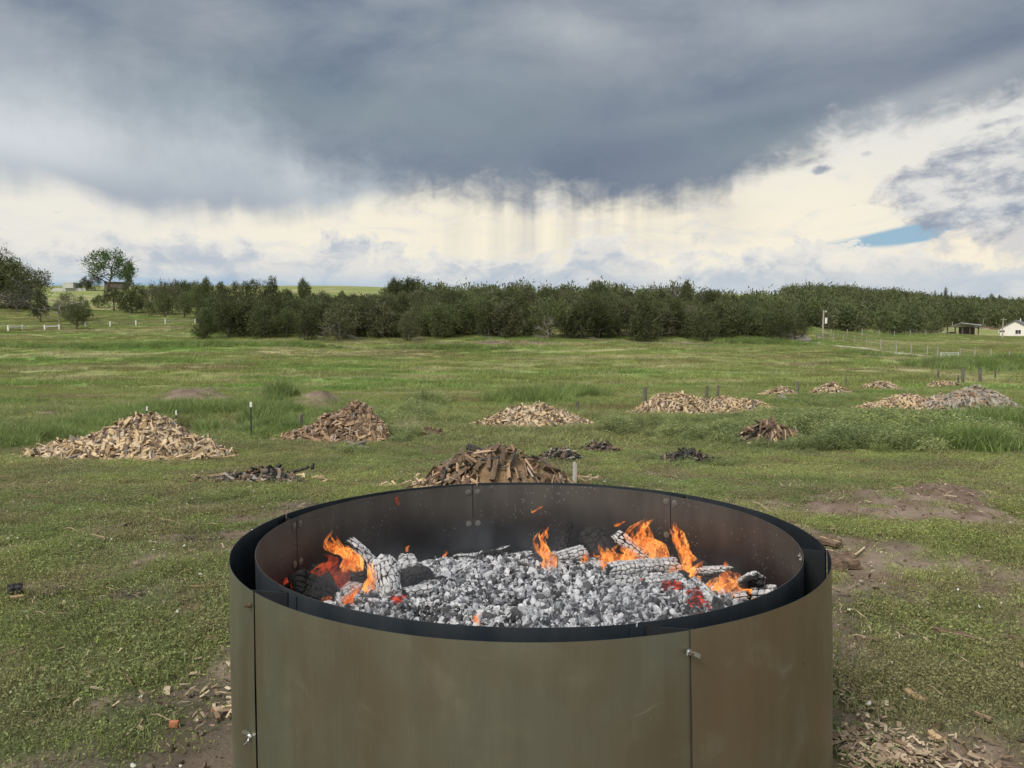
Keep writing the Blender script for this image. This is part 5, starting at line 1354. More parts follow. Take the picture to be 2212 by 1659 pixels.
# small white petals
pc = bpy.data.collections.new('petal')
M_PET = mat('white_petal', lambda t: leafshade(t, mix(t, orand(t), (.55, .56, .42), (.80, .80, .76)), .3))
b = MB(); th = np.arange(7)/7*6.283; b.add(np.vstack([np.stack([np.cos(th)*.008, np.sin(th)*.006, .002*np.cos(2*th)], 1), [[0, 0, .0035]]]), [[7, i, (i+1) % 7] for i in range(7)])
pc.objects.link(bpy.data.objects.new('petal_0', b.mesh('petal', M_PET)))
X, Y = sample(1300, 2.9, 14); k = (np.hypot(X-PX, Y-PYc) > 1.3) & (fbm(X*.8, Y*.8, 0, 95, 3)+.12*(X < -1) > .52); X, Y = X[k], Y[k]
s = .6+1.2*RS.rand(len(X))**3
tag(scatter('petals', pc, np.stack([X, Y, terr(X, Y)+.035+.03*RS.rand(len(X))], 1), np.zeros(len(X)), RS.randn(len(X), 3)*.5, np.stack([s, s, s], 1), np.ones((len(X), 3))), 'tiny white blossoms and petals dotted through the grass', None, None, 'stuff')

# ------------------------------------------------------------------ posts and stakes
def pmat(name, a, b, r=.9): return mat(name, lambda t: pbsdf(t, mix(t, noise(t, mapping(t, wpos(t), (1, 1, .15)), 14, 4, .6).step(.3, .7), a, b), r))
M_POST = pmat('old_post_wood', (.075, .065, .055), (.19, .17, .145)); M_WHITE = pmat('white_paint', (.66, .66, .64), (.80, .80, .78), .6); M_GMETAL = pmat('green_steel_post', (.02, .028, .02), (.05, .06, .045), .6); M_WIRE = mat('wire', lambda t: pbsdf(t, (.20, .20, .20), .5, .6))
M_PALEWOOD = pmat('pale_post_wood', (.26, .24, .21), (.42, .39, .34))
def tpost(x, y, ytop, label, w=.035, tip=.16):
    c = ghit(x, y); tp = at(x, ytop, c[1]); h = tp[2]-c[2]
    r = thing('steel_post', label, 'post', c)
    b = MB(); b.box((0, 0, h/2-.1), (w, .006, h+.2)); b.box((0, .018, h/2-.1), (.006, w, h+.2)); b.build('post_shaft', M_GMETAL, r)
    if tip: b = MB(); b.box((0, -.002, h-tip/2), (w*1.15, .012, tip)); b.box((0, .018, h-tip/2+.001), (.012, w*1.1, tip)); b.build('white_tip', M_WHITE, r)
tpost(543, 946, 868, 'tall green steel T-post with a white tip beside the pond', .042, .13)
tpost(318, 912, 878, 'white-tipped steel post standing in reeds behind the big heap', .04, .14)
tpost(381, 914, 886, 'white-tipped post rising just above the big left heap', .04, .16)
def wpost(x, y, ytop, label, d=.13, m=None, leanx=0, group=None):
    c = ghit(x, y); tp = at(x+leanx, ytop, c[1])
    b = MB(); n = 6; P = [c*(1-q)+tp*q for q in np.linspace(-.15, 1, n)]; P = [p+np.array([.012*math.sin(i*2+x), 0, 0]) for i, p in enumerate(P)]
    b.tube([p-c for p in P], [d/2*(1.05-.12*i/n+.03*math.sin(i*3+x)) for i in range(n)], 8)
    return tag(b.build('fence_post', m or M_POST, None, False, c), label, 'fence post', group)
wpost(650, 932, 895, 'grey wooden post at the left foot of the brown heap')
wpost(1247, 892, 867, 'grey wooden post at the right end of the middle heap')
wpost(1392, 885, 836, 'dark crooked wooden post left of the wide double heap', .16, None, 2)
wpost(1527, 866, 834, 'left one of two dark posts behind the wide double heap', .15)
wpost(1551, 862, 832, 'right one of two dark posts behind the wide double heap', .13)
wpost(1723, 850, 824, 'dark post rising beside the first far heap', .17)
wpost(1827, 834, 818, 'thin post behind the second far heap', .13)
wpost(2027, 820, 800, 'post standing in the reeds left of the two dark right posts', .16)
wpost(2080, 828, 795, 'left dark post before the reeds at the right', .22)
wpost(2117, 826, 794, 'right dark post before the reeds at the right', .22)
wpost(2150, 818, 800, 'small post at the right end of the reeds', .14)
wpost(2070, 835, 810, 'short leaning post among the far heaps', .12)

# white fence of the left pasture
fx = [(14, 710, 697, 33, 708), ] 
r = thing('white_fence', 'white wooden fence with two braced gaps across the left pasture', 'fence', ghit(110, 708))
def hp(x, yb, yt, w=.15, name='post', m=M_WHITE, ref=None, par=r):
    c = ghit(x, yb); t_ = at(x, yt, c[1]); b = MB(); b.box((0, 0, (t_[2]-c[2])/2-.1), (w, w, t_[2]-c[2]+.2)); o = b.build(name, m, par); o.location = Vector(c)-Vector(par.location); return c, t_
PTS = []
for xa, xb, yb, yt in ((18, 49, 716, 704), (97, 128, 714, 703)):
    a, a1 = hp(xa, yb, yt-1, .22); c, c1 = hp(xb, yb-2, yt-2, .22)
    b = MB(); k = .72; b.bar(a*(1-k)+a1*k, c*(1-k)+c1*k, .18, .18); o = b.build('rail', M_WHITE, r); o.location = -Vector(r.location); PTS += [(a, a1), (c, c1)]
for x, yb, yt in ((185, 707, 693), (238, 707, 694), (294, 704, 692), (357, 700, 689), (422, 699, 686), (464, 693, 682)):
    PTS.append(hp(x, yb, yt, .18))
b = MB()
for (a, a1), (c, c1) in zip(PTS[:-1], PTS[1:]):
    for k in (.35, .6, .85): b.bar(a*(1-k)+a1*k, c*(1-k)+c1*k, .035)
o = b.build('wire', M_WIRE, r); o.location = -Vector(r.location)

# wire fence and gates by the track
def fence(label, pts, h, w, m, mw=M_WIRE, wires=4):
    r = thing('wire_fence', label, 'fence', ghit(*pts[0])); Q_ = []
    for x, y in pts:
        c = ghit(x, y); b = MB(); b.tube([[0, 0, -.2], [0, 0, h*.5], [0, 0, h*random.uniform(.92, 1.1)]], w/2, 6); o = b.build('post', m, r); o.location = Vector(c)-Vector(r.location); Q_.append(c)
    b = MB()
    for a, c in zip(Q_[:-1], Q_[1:]):
        for k in range(wires): z = h*(.25+.7*k/wires); b.bar(a+[0, 0, z], c+[0, 0, z], .02)
    o = b.build('wire', mw, r); o.location = -Vector(r.location)
fence('wire fence on pale posts running beside the dirt track', [(1800, 738), (1822, 741), (1846, 744), (1872, 749), (1903, 755), (1936, 762), (1968, 769), (2003, 776), (2025, 781)], 1.45, .13, M_PALEWOOD)
fence('far wire fence on grey posts below the wooded hill', [(1795, 729), (1830, 729), (1862, 729), (1899, 728), (1932, 728), (1966, 726), (2000, 725), (2040, 724), (2080, 723)], 1.5, .16, M_PALEWOOD)
fence('wire fence on thin posts right of the pale gate', [(2074, 781), (2105, 784), (2140, 786), (2180, 790), (2225, 794)], 1.3, .12, M_PALEWOOD, wires=3)
def gate(x0, x1, yb, yt, label, m, nb=5):
    a = ghit(x0, yb); c = at(x1, yb, a[1]); c[2] = a[2]; h = at(x0, yt, a[1])[2]-a[2]; W_ = c[0]-a[0]
    r = thing('field_gate', label, 'gate', a)
    for x in (0, W_): b = MB(); b.tube([[x, 0, -.1], [x, 0, h]], .05, 8); b.build('upright', m, r)
    b = MB(); b.tube([[W_*.5, 0, .2], [W_*.5, 0, h*.95]], .03, 6); b.build('upright', m, r)
    for k in range(nb): z = .25+(h-.3)*k/(nb-1); b = MB(); b.tube([[0, 0, z], [W_, 0, z]], .035, 6); b.build('bar', m, r)
gate(2032, 2070, 781, 761, 'pale metal field gate standing alone in the right meadow', mat('galvanised', lambda t: pbsdf(t, (.60, .62, .62), .5, .3)), 5)
gate(1763, 1788, 736, 720, 'grey tube gate at the top of the dirt track', M_WIRE, 5)

# utility poles
def upole(x, yb, yt, label, d=.26, arm=True, tr=False, Y=None, m=M_PALEWOOD):
    c = ghit(x, yb) if Y is None else at(x, yb, Y); h = at(x, yt, c[1])[2]-c[2]
    r = thing('utility_pole', label, 'utility pole', c)
    b = MB(); b.tube([[0, 0, -.5], [.04, 0, h*.5], [.1, 0, h]], [d/2, d/2*.85, d/2*.7], 8); b.build('pole_shaft', m, r)
    if arm: b = MB(); b.box((.1, -.15, h-.5), (1.5, .1, .12)); b.build('crossarm', m, r)
    if tr:
        b = MB(); b.tube([[.5, -.1, h-2.3], [.5, -.1, h-1.3]], .2, 12); b.build('transformer', M_WHITE, r)
        b = MB(); b.tube([[.45, -.1, h-.35], [.45, -.1, h-.1]], [.1, .06], 8); b.build('insulator', M_WHITE, r)
    return c, h
upole(1777, 728, 670, 'leaning utility pole with a white transformer by the gate', .34, False, True)
upole(2090, 722, 659, 'tall thin utility pole behind the shed', .22, False, Y=250)
upole(2123, 720, 684, 'short utility pole between shed and house', .25, True, Y=235)
upole(2165, 732, 686, 'utility pole with crossarm beside the white house', .3, True)
upole(2056, 726, 696, 'pale pole at the left end of the shed', .25, False, Y=222)

# house, shed, brown bank
M_WALLW = mat('white_wall', lambda t: pbsdf(t, mulc(t, (.80, .76, .70), grey(t, noise(t, wpos(t), 2, 4)*.2+.9)), .8)); M_ROOFG = mat('grey_shingle', lambda t: pbsdf(t, mulc(t, (.16, .165, .18), grey(t, noise(t, wpos(t), 5, 4)*.5+.75)), .9)); M_GLASS = mat('window_glass', lambda t: pbsdf(t, (.03, .035, .045), .15, spec=.6)); M_TIN = mat('tin_roof', lambda t: pbsdf(t, (.62, .64, .67), .45, .5)); M_BOARD = pmat('dark_boards', (.06, .05, .042), (.14, .115, .095))
c = ghit(2190, 727); k = c[1]/F; r = thing('house', 'low white house with grey gable roof at the right edge', 'house', c)
X0, X1, HW, HG = (2158-2190)*k, (2226-2190)*k, 2.7, 5.0
b = MB(); Dp = 9.
V = []
for y in (0, .25):
    V += [[X0, y, -.6], [X1, y, -.6], [X1, y, HW], [(X0+X1)/2, y, HG-.1], [X0, y, HW]]
b.add(V, [[0, 1, 2], [0, 2, 4], [4, 2, 3], [5, 7, 6], [5, 9, 7], [9, 8, 7]]); b.add(V, [[4, 3, 8, 9], [3, 2, 7, 8], [0, 4, 9, 5]])
b.build('gable_wall', M_WALLW, r)
b = MB(); b.box((X0+.13, Dp/2+.25, HW/2-.3), (.25, Dp, HW+.6)); b.build('side_wall', M_WALLW, r); b = MB(); b.box((X1-.13, Dp/2+.25, HW/2-.3), (.25, Dp, HW+.6)); b.build('side_wall', M_WALLW, r)
xm = (X0+X1)/2
for s_ in (-1, 1):
    xe = X0-.45 if s_ < 0 else X1+.45
    b = MB(); V = []
    for y in (-.5, Dp+.6):
        V += [[xe, y, HW-.24], [xm, y, HG+.02], [xm, y, HG+.2], [xe, y, HW-.06]]
    b.add(V, [[0, 3, 2, 1], [4, 5, 6, 7], [0, 4, 7, 3], [3, 7, 6, 2], [0, 1, 5, 4], [1, 2, 6, 5]]); rf = b.build('roof', M_ROOFG, r)
b = MB(); b.box((xm+1, 3, HG+.3), (.3, .3, .9)); b.build('vent_pipe', M_TIN, r)
r.rotation_euler[2] = -.72; r.scale = (.80, .80, .82)
for wx, wz, ww, wh, n in ((-4.5+X1*0+X0*0+1.2, 1.7, 1.6, .55, 3), (xm+.9, 1.45, 1.5, 1.15, 2)):
    fr = MB(); fr.box((wx, -.04, wz), (ww+.3, .08, wh+.3)); fo = fr.build('window', M_WALLW, r)
    for q in range(n):
        p = MB(); p.box((wx+(q-(n-1)/2)*ww/n, -.09, wz), (ww/n-.08, .03, wh)); p.build('pane', M_GLASS, fo)
c = ghit(2088, 724); r = thing('shed', 'open dark shed with a pale tin roof left of the house', 'shed', c)
for x in (-5, -3, -1.2, .8, 3): b = MB(); b.box((x, 0, 1), (.22, .22, 2.4)); b.build('post', M_BOARD, r)
for i in range(10): b = MB(); b.box((-.6+i*.42, 2.2, 1), (.38, .1, 2.2+.1*(i % 3))); b.build('board', M_BOARD, r)
for i in range(5): b = MB(); b.box((-4.8+i*.5, 1.2, .3+.1*i), (.2, 3, .25), Ry(.1*i)); b.build('beam', M_BOARD, r)
b = MB(); b.box((.6, 1.1, 2.5), (5.4, 4.2, .12), Rx(-.16)@Ry(.10)); b.build('roof', M_TIN, r)
b = MB(); b.box((4.2, 1.1, 1.75), (2.6, 3, .10), Ry(.08)); b.build('lean_to_roof', M_TIN, r)
b = MB(); b.box((-3.6, 1.1, 2.1), (3.4, 3.8, .14), Ry(-.05)); b.build('dark_roof', M_BOARD, r)
c = at(2128, 722, 232); b = MB(); q = np.linspace(-1, 1, 25); A_, B_ = np.meshgrid(q, q); hh = np.clip(1-np.hypot(A_, B_), 0, 1)**.6*2.7*(.8+.4*fbm(A_*3+5, B_*3, 0, 3, 3))
ii = (np.arange(24)[:, None]*25+np.arange(24)[None]).ravel(); b.add(np.stack([A_*6.5, B_*5, hh-.3], -1).reshape(-1, 3), np.stack([ii, ii+1, ii+26, ii+25], 1))
tag(b.build('soil_heap', M_BRN, None, True, c), 'reddish brown soil heap between shed and white house', 'soil heap')
# pale bank by the track
c = ghit(1722, 733); b = MB(); hh = np.clip(1-np.hypot(A_, B_), 0, 1)**.7*1.5*(.7+.6*fbm(A_*3+9, B_*3, 0, 13, 3)); b.add(np.stack([A_*2.2, B_*2.4, hh-.2], -1).reshape(-1, 3), np.stack([ii, ii+1, ii+26, ii+25], 1))
tag(b.build('spoil_heap', mat('pale_soil', core_shader((.36, .33, .28), (.50, .46, .38))), None, False, c), 'pale spoil heap at the end of the dark junipers', 'soil heap')
# road embankment and buildings on the left skyline
M_CONC = mat('concrete', lambda t: pbsdf(t, mulc(t, (.50, .50, .48), grey(t, noise(t, wpos(t), 1, 4)*.4+.8)), .9))
c = ghit(148, 629); k = c[1]/F; r = thing('road_bridge', 'low grey concrete wall and railing on the left skyline', 'retaining wall', c)
b = MB(); b.box((0, 0, .5), (75*k, .4, 1.3)); b.build('parapet', M_CONC, r); b = MB(); b.box((4*k, 1.5, 2.2), (22*k, 6, 2.2)); b.build('low_building', M_CONC, r)
for i in range(9): b = MB(); b.box(((-34+i*4.5)*k, 0, 1.7), (.12, .12, 1.2)); b.build('railing_post', M_WIRE, r)
c = ghit(252, 624); b = MB(); b.box((0, 0, 1.2), (8, 5, 2.6)); o = MB()
h_ = thing('farm_building', 'small dark farm building under the big cottonwood', 'building', c); b.build('wall', M_BOARD, h_); o.box((0, 0, 2.7), (9, 6, .3)); o.build('roof', M_ROOFG, h_)
# splinters and stray pieces round the feet of the heaps
spl = bpy.data.collections.new('splinter')
for i in range(5):
    V, Q_, T_, mi = LG[[2, 3, 8, 0, 4][i]]; spl.objects.link(bpy.data.objects.new('splinter_%d' % i, np_mesh('splinter', V*[.20, .035, .022], [Q_, T_], [M_WOOD, M_BARK], mi, False)))
P = []
for cx, cy, rx, ry in CLEAR[:-1]:
    n = int(70*rx); a = RS.rand(n)*6.283; q = .55+.62*RS.rand(n)**1.4; P.append(np.stack([cx+rx*q*np.cos(a), cy+ry*q*np.sin(a)*.9-.1*ry], 1))
c_ = ghit(1068, 1058, base); n = 160; a = RS.rand(n)*6.283; q = .6+.7*RS.rand(n); P.append(np.stack([c_[0]+1.2*q*np.cos(a), c_[1]+.5+.9*q*np.sin(a)], 1))
c_ = ghit(545, 1045, base); n = 120; a = RS.rand(n)*6.283; q = RS.rand(n)**.5*1.2; P.append(np.stack([c_[0]+.9*q*np.cos(a), c_[1]+.2+.6*q*np.sin(a)], 1))
P = np.vstack(P); n = len(P); s = .35+1.0*RS.rand(n)**2
tag(scatter('splinters', spl, np.stack([P[:, 0], P[:, 1], terr(P[:, 0], P[:, 1])+.03+.04*RS.rand(n)], 1), RS.randint(0, 5, n), np.stack([RS.randn(n)*.4, RS.randn(n)*.25, RS.rand(n)*6.28], 1), np.stack([s, s, s], 1), np.ones((n, 3))), 'splinters and stray pieces of wood round the feet of the heaps', None, None, 'stuff')
# little white birds / flakes drifting (none built); the dirt track's rut is in the ground
# ------------------------------------------------------------------ trees
def leaf_mat(name, a, b, dead=(.12, .10, .07)):
    def f(t):
        r = attr(t, 'rnd'); o = orand(t); n = noise(t, wpos(t), .55, 3, .6)
        c = mix(t, (r*.7+n*.5-.1).clamp(), a, b); c = mulc(t, c, grey(t, o*.75+.65))
        return leafshade(t, mix(t, attr(t, 'dry'), c, dead), .25, .7)
    return mat(name, f)
M_JUN = leaf_mat('juniper_foliage', (.050, .068, .028), (.140, .160, .066))
M_OLIVE = leaf_mat('olive_foliage', (.065, .075, .038), (.16, .165, .085))
M_COT = leaf_mat('cottonwood_leaves', (.045, .085, .028), (.13, .20, .065))
M_GRT = leaf_mat('grey_green_foliage', (.06, .07, .05), (.15, .155, .12))
M_TRUNK = pmat('tree_bark', (.055, .045, .037), (.14, .12, .10)); M_DEAD = pmat('dead_grey_wood', (.16, .145, .13), (.30, .28, .25))
def crown(seed, h, w, nclump, per, ls, base_=.0, pointy=.5, gaps=0, drybot=.3, squash=1.0, lobes=None):
    """leaf-sized faces gathered in sprays through an uneven crown"""
    r = np.random.RandomState(seed); C_ = []
    lob = lobes or [(0, 0, h*.46, w*.42, h*.46)]+[(math.cos(q*1.05+r.rand())*w*.30, math.sin(q*1.05+r.rand())*w*.30, h*(.22+.5*r.rand()), w*(.17+.12*r.rand()), h*(.20+.12*r.rand())) for q in range(6)]+[((r.rand()-.5)*w*.25, (r.rand()-.5)*w*.25, h*.80, w*.20, h*.17)]
    while len(C_) < nclump:
        l = lob[r.randint(len(lob))] if r.rand() < .8 else lob[0]
        d = r.randn(3); d /= np.linalg.norm(d); rad = r.rand()**.33 if r.rand() < .35 else .80+.15*r.rand()
        p = np.array([l[0], l[1], l[2]])+d*rad*np.array([l[3], l[3], l[4]])
        tz_ = p[2]/h
        if tz_ < base_: continue
        sh = 1-pointy*max(0, tz_-.45)**1.2
        p[0] *= sh; p[1] *= sh
        if gaps and fbm(np.array([p[0]*.5]), np.array([p[1]*.5]), p[2]*.6, seed, 2)[0] < gaps: continue
        C_.append(p)
    C_ = np.array(C_); n = nclump*per
    cen = np.repeat(C_, per, 0); cr = ls*1.9
    off = r.randn(n, 3)*[cr*.5, cr*.5, cr*.65]; P = cen+off
    out = cen-[0, 0, h*.3]; out /= np.linalg.norm(out, axis=1)[:, None]+1e-6
    d1 = out*.8+r.randn(n, 3)*.55+[0, 0, .22]; d1 /= np.linalg.norm(d1, axis=1)[:, None]
    d2 = np.cross(d1, r.randn(n, 3)); d2 /= np.linalg.norm(d2, axis=1)[:, None]
    L = (ls*(.6+.8*r.rand(n)))[:, None]; Wd = L*.42
    V = np.stack([P-d2*Wd*.5, P+d2*Wd*.5, P+d1*L+d2*Wd*.12, P+d1*L*.9-d2*Wd*.2], 1).reshape(-1, 3)
    V[:, 2] = np.maximum(V[:, 2], .03*h)
    b_ = np.arange(n)*4; Q_ = np.stack([b_, b_+1, b_+2, b_+3], 1)
    cl = np.repeat(r.rand(nclump), per); rn = np.clip(cl*.6+r.rand(n)*.5, 0, 1)
    dr = ((r.rand(n) < drybot*np.clip(1-P[:, 2]/h*2.2, 0, 1)) | (r.rand(n) < .03)).astype(float)*.8
    return V, Q_, rn, dr
def crown_me(name, m, *a, **k):
    V, Q_, rn, dr = crown(*a, **k); return np_mesh(name, V, Q_, [m], None, False, {'rnd': ('FACE', 'FLOAT', rn), 'dry': ('FACE', 'FLOAT', dr)})
def branchy(seed, h, spread, depth, r0, up=.5, m=M_DEAD, nb=4, twist=.4, name='trunk', start=.12):
    """a trunk dividing into limbs and twigs"""
    r = np.random.RandomState(seed); b = MB()
    def grow(p, d, L, rad, lev):
        n = 4; P = [p]; dd = d.copy()
        for i in range(n):
            dd = dd+r.randn(3)*twist*.28+[0, 0, up*.05]; dd /= np.linalg.norm(dd); P.append(P[-1]+dd*L/n)
        b.tube(P, np.linspace(rad, rad*.55, n+1), 6 if lev == 0 else (4 if lev == 1 else 3), cap=False)
        if lev < depth:
            for k in range(nb if lev else nb+2):
                q = (start if lev == 0 else .25)+(1-(start if lev == 0 else .25))*r.rand()*.95; i = min(int(q*n), n-1); pp = P[i]+(P[i+1]-P[i])*(q*n-i)
                nd = dd*.45+r.randn(3)*[spread, spread, spread*.4]+[0, 0, up*.35]; nd /= np.linalg.norm(nd)
                grow(pp, nd, L*(.5+.25*r.rand()), rad*.5, lev+1)
    grow(np.zeros(3)-[0, 0, .1], np.array([0, 0, 1.]), h*.62, r0, 0)
    return b.mesh(name, m)
JV = []
for i in range(9):
    w = [4.6, 5.2, 3.8, 5.6, 4.2, 4.9, 3.6, 5.4, 4.4][i]
    JV.append((crown_me('crown', [M_JUN, M_JUN, M_OLIVE][i % 3 if i > 5 else 0], 800+i, 5.8, w*1.08, 230, 22, .23, .03, .15+.14*(i % 3), 0, .18), branchy(820+i, 5.0, .7, 1, .16, .4, M_TRUNK, 3)))
LV = [(crown_me('crown', M_JUN, 840+i, 5.8, 4.4, 220, 18, .24, .22, .25, 0, .1), branchy(850+i, 4.4, .7, 1, .18, .4, M_TRUNK, 4)) for i in range(3)]       # with a clear stem
OL = [(crown_me('crown', M_OLIVE, 860+i, 5.8, 5.4, 190, 18, .23, .05, .25, .3, .7), branchy(870+i, 5.6, .9, 2, .14, .3, M_DEAD, 4)) for i in range(3)]        # half-dry
GG = [(crown_me('crown', M_GRT, 880+i, 5.8, 4.0, 90, 9, .30, .1, .3, .42, .6), branchy(885+i, 6.4, .75, 2, .13, .5, M_DEAD, 5)) for i in range(2)]           # sparse grey
DD = [branchy(890+i, 6.6, .9, 3, .12, .35, M_DEAD, 4) for i in range(3)]
def tree(name, label, var, c, h, group=None, hw=1.0, rz=None):
    k = h/5.8; r = thing(name, label, 'tree', c, (0, 0, random.random()*6.28 if rz is None else rz), group); r.scale = (k*hw, k*hw, k)
    if isinstance(var, tuple): link('trunk', var[1], r); link('crown', var[0], r)
    else: link('trunk', var, r)
    return r
# front edge of the juniper wood, one tree at a time: (x, foot y, top y, width factor, kind)
front = [(462, 716, 642, 1.0, 'J'), (500, 722, 636, 1.1, 'J'), (548, 722, 640, 1.05, 'J'), (590, 724, 634, 1.0, 'J'), (632, 722, 640, 1.1, 'J'), (668, 726, 655, 1.0, 'J'), (735, 738, 648, 1.15, 'O'), (700, 724, 650, 1.0, 'J'),
         (775, 728, 650, 1.0, 'J'), (815, 730, 655, 1.0, 'O'), (845, 724, 645, 1.0, 'J'), (884, 738, 668, .8, 'o'), (925, 728, 660, .9, 'J'), (955, 730, 650, 1.0, 'J'), (990, 724, 645, 1.0, 'J'), (1030, 724, 640, 1.0, 'J'), (1098, 730, 646, 1.2, 'o'), (1060, 722, 650, 1.0, 'J'),
         (1140, 724, 650, 1.0, 'J'), (1185, 734, 665, .9, 'D'), (1222, 730, 662, 1.0, 'G'), (1255, 732, 650, 1.0, 'J'), (1300, 730, 655, 1.0, 'J'), (1340, 728, 650, 1.0, 'O'), (1382, 730, 665, 1.0, 'J'), (1420, 727, 655, 1.0, 'J'), (1455, 726, 650, 1.0, 'J'), (1500, 727, 660, 1.0, 'O'), (1545, 728, 655, 1.0, 'J'), (1580, 725, 655, 1.0, 'J'), (1610, 726, 660, 1.0, 'J'), (1640, 728, 662, .9, 'J'), (1665, 727, 672, .8, 'o'), (1690, 729, 690, .9, 'J')]
desc = {'J': 'dark green juniper', 'O': 'half-dry olive juniper', 'o': 'yellowish olive juniper', 'D': 'bare grey dead tree', 'G': 'sparse grey-green tree'}
spec = {735: 'broad half-dry juniper with bare grey lower branches, left of centre', 884: 'narrow yellowish juniper standing out before the wood', 1098: 'broad rounded yellowish juniper at the middle of the wood edge', 1185: 'bare pale dead tree standing before the wood edge', 1222: 'sparse grey-green tree right of the pale dead tree', 462: 'leftmost juniper at the corner of the dark wood', 1690: 'small round dark juniper at the right end of the wood, by the spoil heap', 1665: 'slim yellowish juniper just left of the small round one', 815: 'half-dry juniper with a grey stem left of the narrow yellowish one', 1340: 'half-dry juniper in the right part of the wood edge', 1500: 'half-dry olive juniper above the left end of the ditch grass'}
nj = 0
ORD = 'first second third fourth fifth sixth seventh eighth ninth tenth eleventh twelfth thirteenth fourteenth fifteenth sixteenth seventeenth eighteenth nineteenth twentieth twenty-first twenty-second twenty-third twenty-fourth twenty-fifth twenty-sixth twenty-seventh twenty-eighth twenty-ninth thirtieth'.split()
front.sort(); plain = [q[0] for q in front if q[0] not in spec]
for x, yb, yt, hw, kd in front:
    c = ghit(x, yb); h = at(x, yt, c[1])[2]-c[2]
    var = {'J': JV[nj % 6], 'O': OL[nj % 3], 'o': JV[8] if nj % 2 else JV[8], 'D': DD[0], 'G': GG[0]}[kd]; nj += 1
    tree('dead_tree' if kd == 'D' else 'juniper_tree', spec.get(x) or '%s plain %s counted from the left along the wood edge' % (ORD[plain.index(x)], desc[kd]), var, c, h, 'junipers along the front edge of the wood' if x not in spec else 'trees along the front edge of the wood', hw)
# rows behind them, up the slope
skyx = [430, 480, 520, 560, 600, 640, 680, 720, 780, 830, 850, 880, 920, 960, 1000, 1050, 1100, 1140, 1180, 1225, 1260, 1290, 1320, 1360, 1400, 1440, 1480, 1520, 1570, 1620, 1670, 1700, 1760, 1850, 1950, 2050, 2150, 2300]
skyy = [622, 622, 618, 606, 600, 622, 628, 628, 632, 628, 606, 604, 612, 614, 618, 618, 612, 612, 618, 616, 620, 612, 612, 622, 620, 620, 612, 624, 631, 638, 626, 617, 614, 619, 628, 641, 646, 650]
n_ = 0
for Y, sp_, hb in ((112, 44, 5.2), (121, 44, 5.2), (131, 42, 5.2), (142, 42, 5.2), (155, 40, 5.2), (170, 38, 5.4)):
    x = 440+random.random()*30
    while x < (1720 if Y < 150 else 1690):
        X = (x-1106)/F*Y; Yj = Y+random.uniform(-4, 4); X *= Yj/Y; z = tz(X, Yj); h = hb*random.uniform(.72, 1.15)
        lim = at(x, float(np.interp(x, skyx, skyy))+random.choice((0, 4, 8, 14, 20))*random.random(), Yj)[2]-z
        cut = Y > 128 and 425 < x < 445
        if not cut and lim > 1.6:
            h = min(h, lim)
            tree('juniper_tree', 'dark green juniper behind the front edge of the central wood', JV[random.randrange(9)] if random.random() < .9 else OL[random.randrange(3)], (X, Yj, z), h, 'junipers inside the central wood', random.uniform(.95, 1.25)*max(1, 4.6/h*.8)); n_ += 1
        x += sp_*random.uniform(.7, 1.25)
print('wood trees', n_)
# skyline trees that stand out
def sky_tree(name, label, var, x, yt, h, Y, hw=1.0, group=None):
    p = at(x, yt, Y); tree(name, label, var, (p[0], Y, p[2]-h), h, group, hw)
sky_tree('juniper_tree', 'tall dark tree at the left end of the central skyline', JV[2], 855, 600, 6.5, 165, .8)
sky_tree('broadleaf_tree', 'rounded tree just right of the first tall skyline tree', JV[1], 890, 598, 7, 165, .8)
sky_tree('juniper_tree', 'pointed juniper on the skyline left of the open field', JV[2], 657, 601, 6.2, 165, .7)
sky_tree('juniper_tree', 'pair-like tall juniper on the skyline at the left', JV[4], 586, 596, 6.6, 165, .7)
sky_tree('juniper_tree', 'rounded juniper left of the tall skyline juniper', JV[3], 548, 604, 6, 165, .9)
sky_tree('dead_tree', 'small bare tree sticking out of the central skyline', DD[1], 1065, 598, 6, 165, .5)
sky_tree('dead_tree', 'thin bare twiggy tree above the skyline, right of centre', DD[2], 1176, 606, 5.5, 165, .35)
sky_tree('juniper_tree', 'round dark juniper topping the skyline right of centre', JV[3], 1292, 606, 5.5, 165, 1.0)
sky_tree('broadleaf_tree', 'tall feathery tree standing alone above the skyline', GG[0], 1410, 606, 7, 165, .5)
sky_tree('broadleaf_tree', 'feathery grey-green tree in the skyline group', GG[1], 1462, 604, 7.5, 165, .8)
sky_tree('broadleaf_tree', 'dark feathery tree beside the grey-green skyline group', JV[6], 1486, 606, 7, 165, .7)
sky_tree('broadleaf_tree', 'thin round-topped tree right of the feathery group', GG[0], 1518, 618, 6, 165, .5)
# left: bank trees, dead shrub, round junipers, cottonwood
big = [(crown_me('crown', M_JUN, 900+i, 12, 9, 420, 13, .42, .04, .45, .0, .35), branchy(905+i, 10, .6, 2, .22, .5, M_TRUNK, 4)) for i in range(2)]
def big_tree(name, label, var, x, yb, yt, hw, base_h=12., Y=None, rz=0):
    c = ghit(x, yb) if Y is None else at(x, yb, Y); h = at(x, yt, c[1])[2]-c[2]; k = h/base_h
    r = thing(name, label, 'tree', c, (0, 0, rz)); r.scale = (k*hw, k*hw, k); link('trunk', var[1], r); link('crown', var[0], r)
big_tree('evergreen_tree', 'tall dark evergreen at the far left edge', big[0], -22, 665, 545, 1.5, rz=1)
big_tree('evergreen_tree', 'dark spreading tree second from the left edge', big[1], 24, 668, 558, 1.5, rz=2)
feath = (crown_me('crown', M_GRT, 911, 12, 5.5, 120, 9, .35, .35, .6, .35, .2), branchy(912, 12, .5, 2, .14, .8, M_TRUNK, 5))
big_tree('broadleaf_tree', 'feathery twiggy tree top rising over the left evergreens', feath, 18, 655, 529, .75, Y=190)
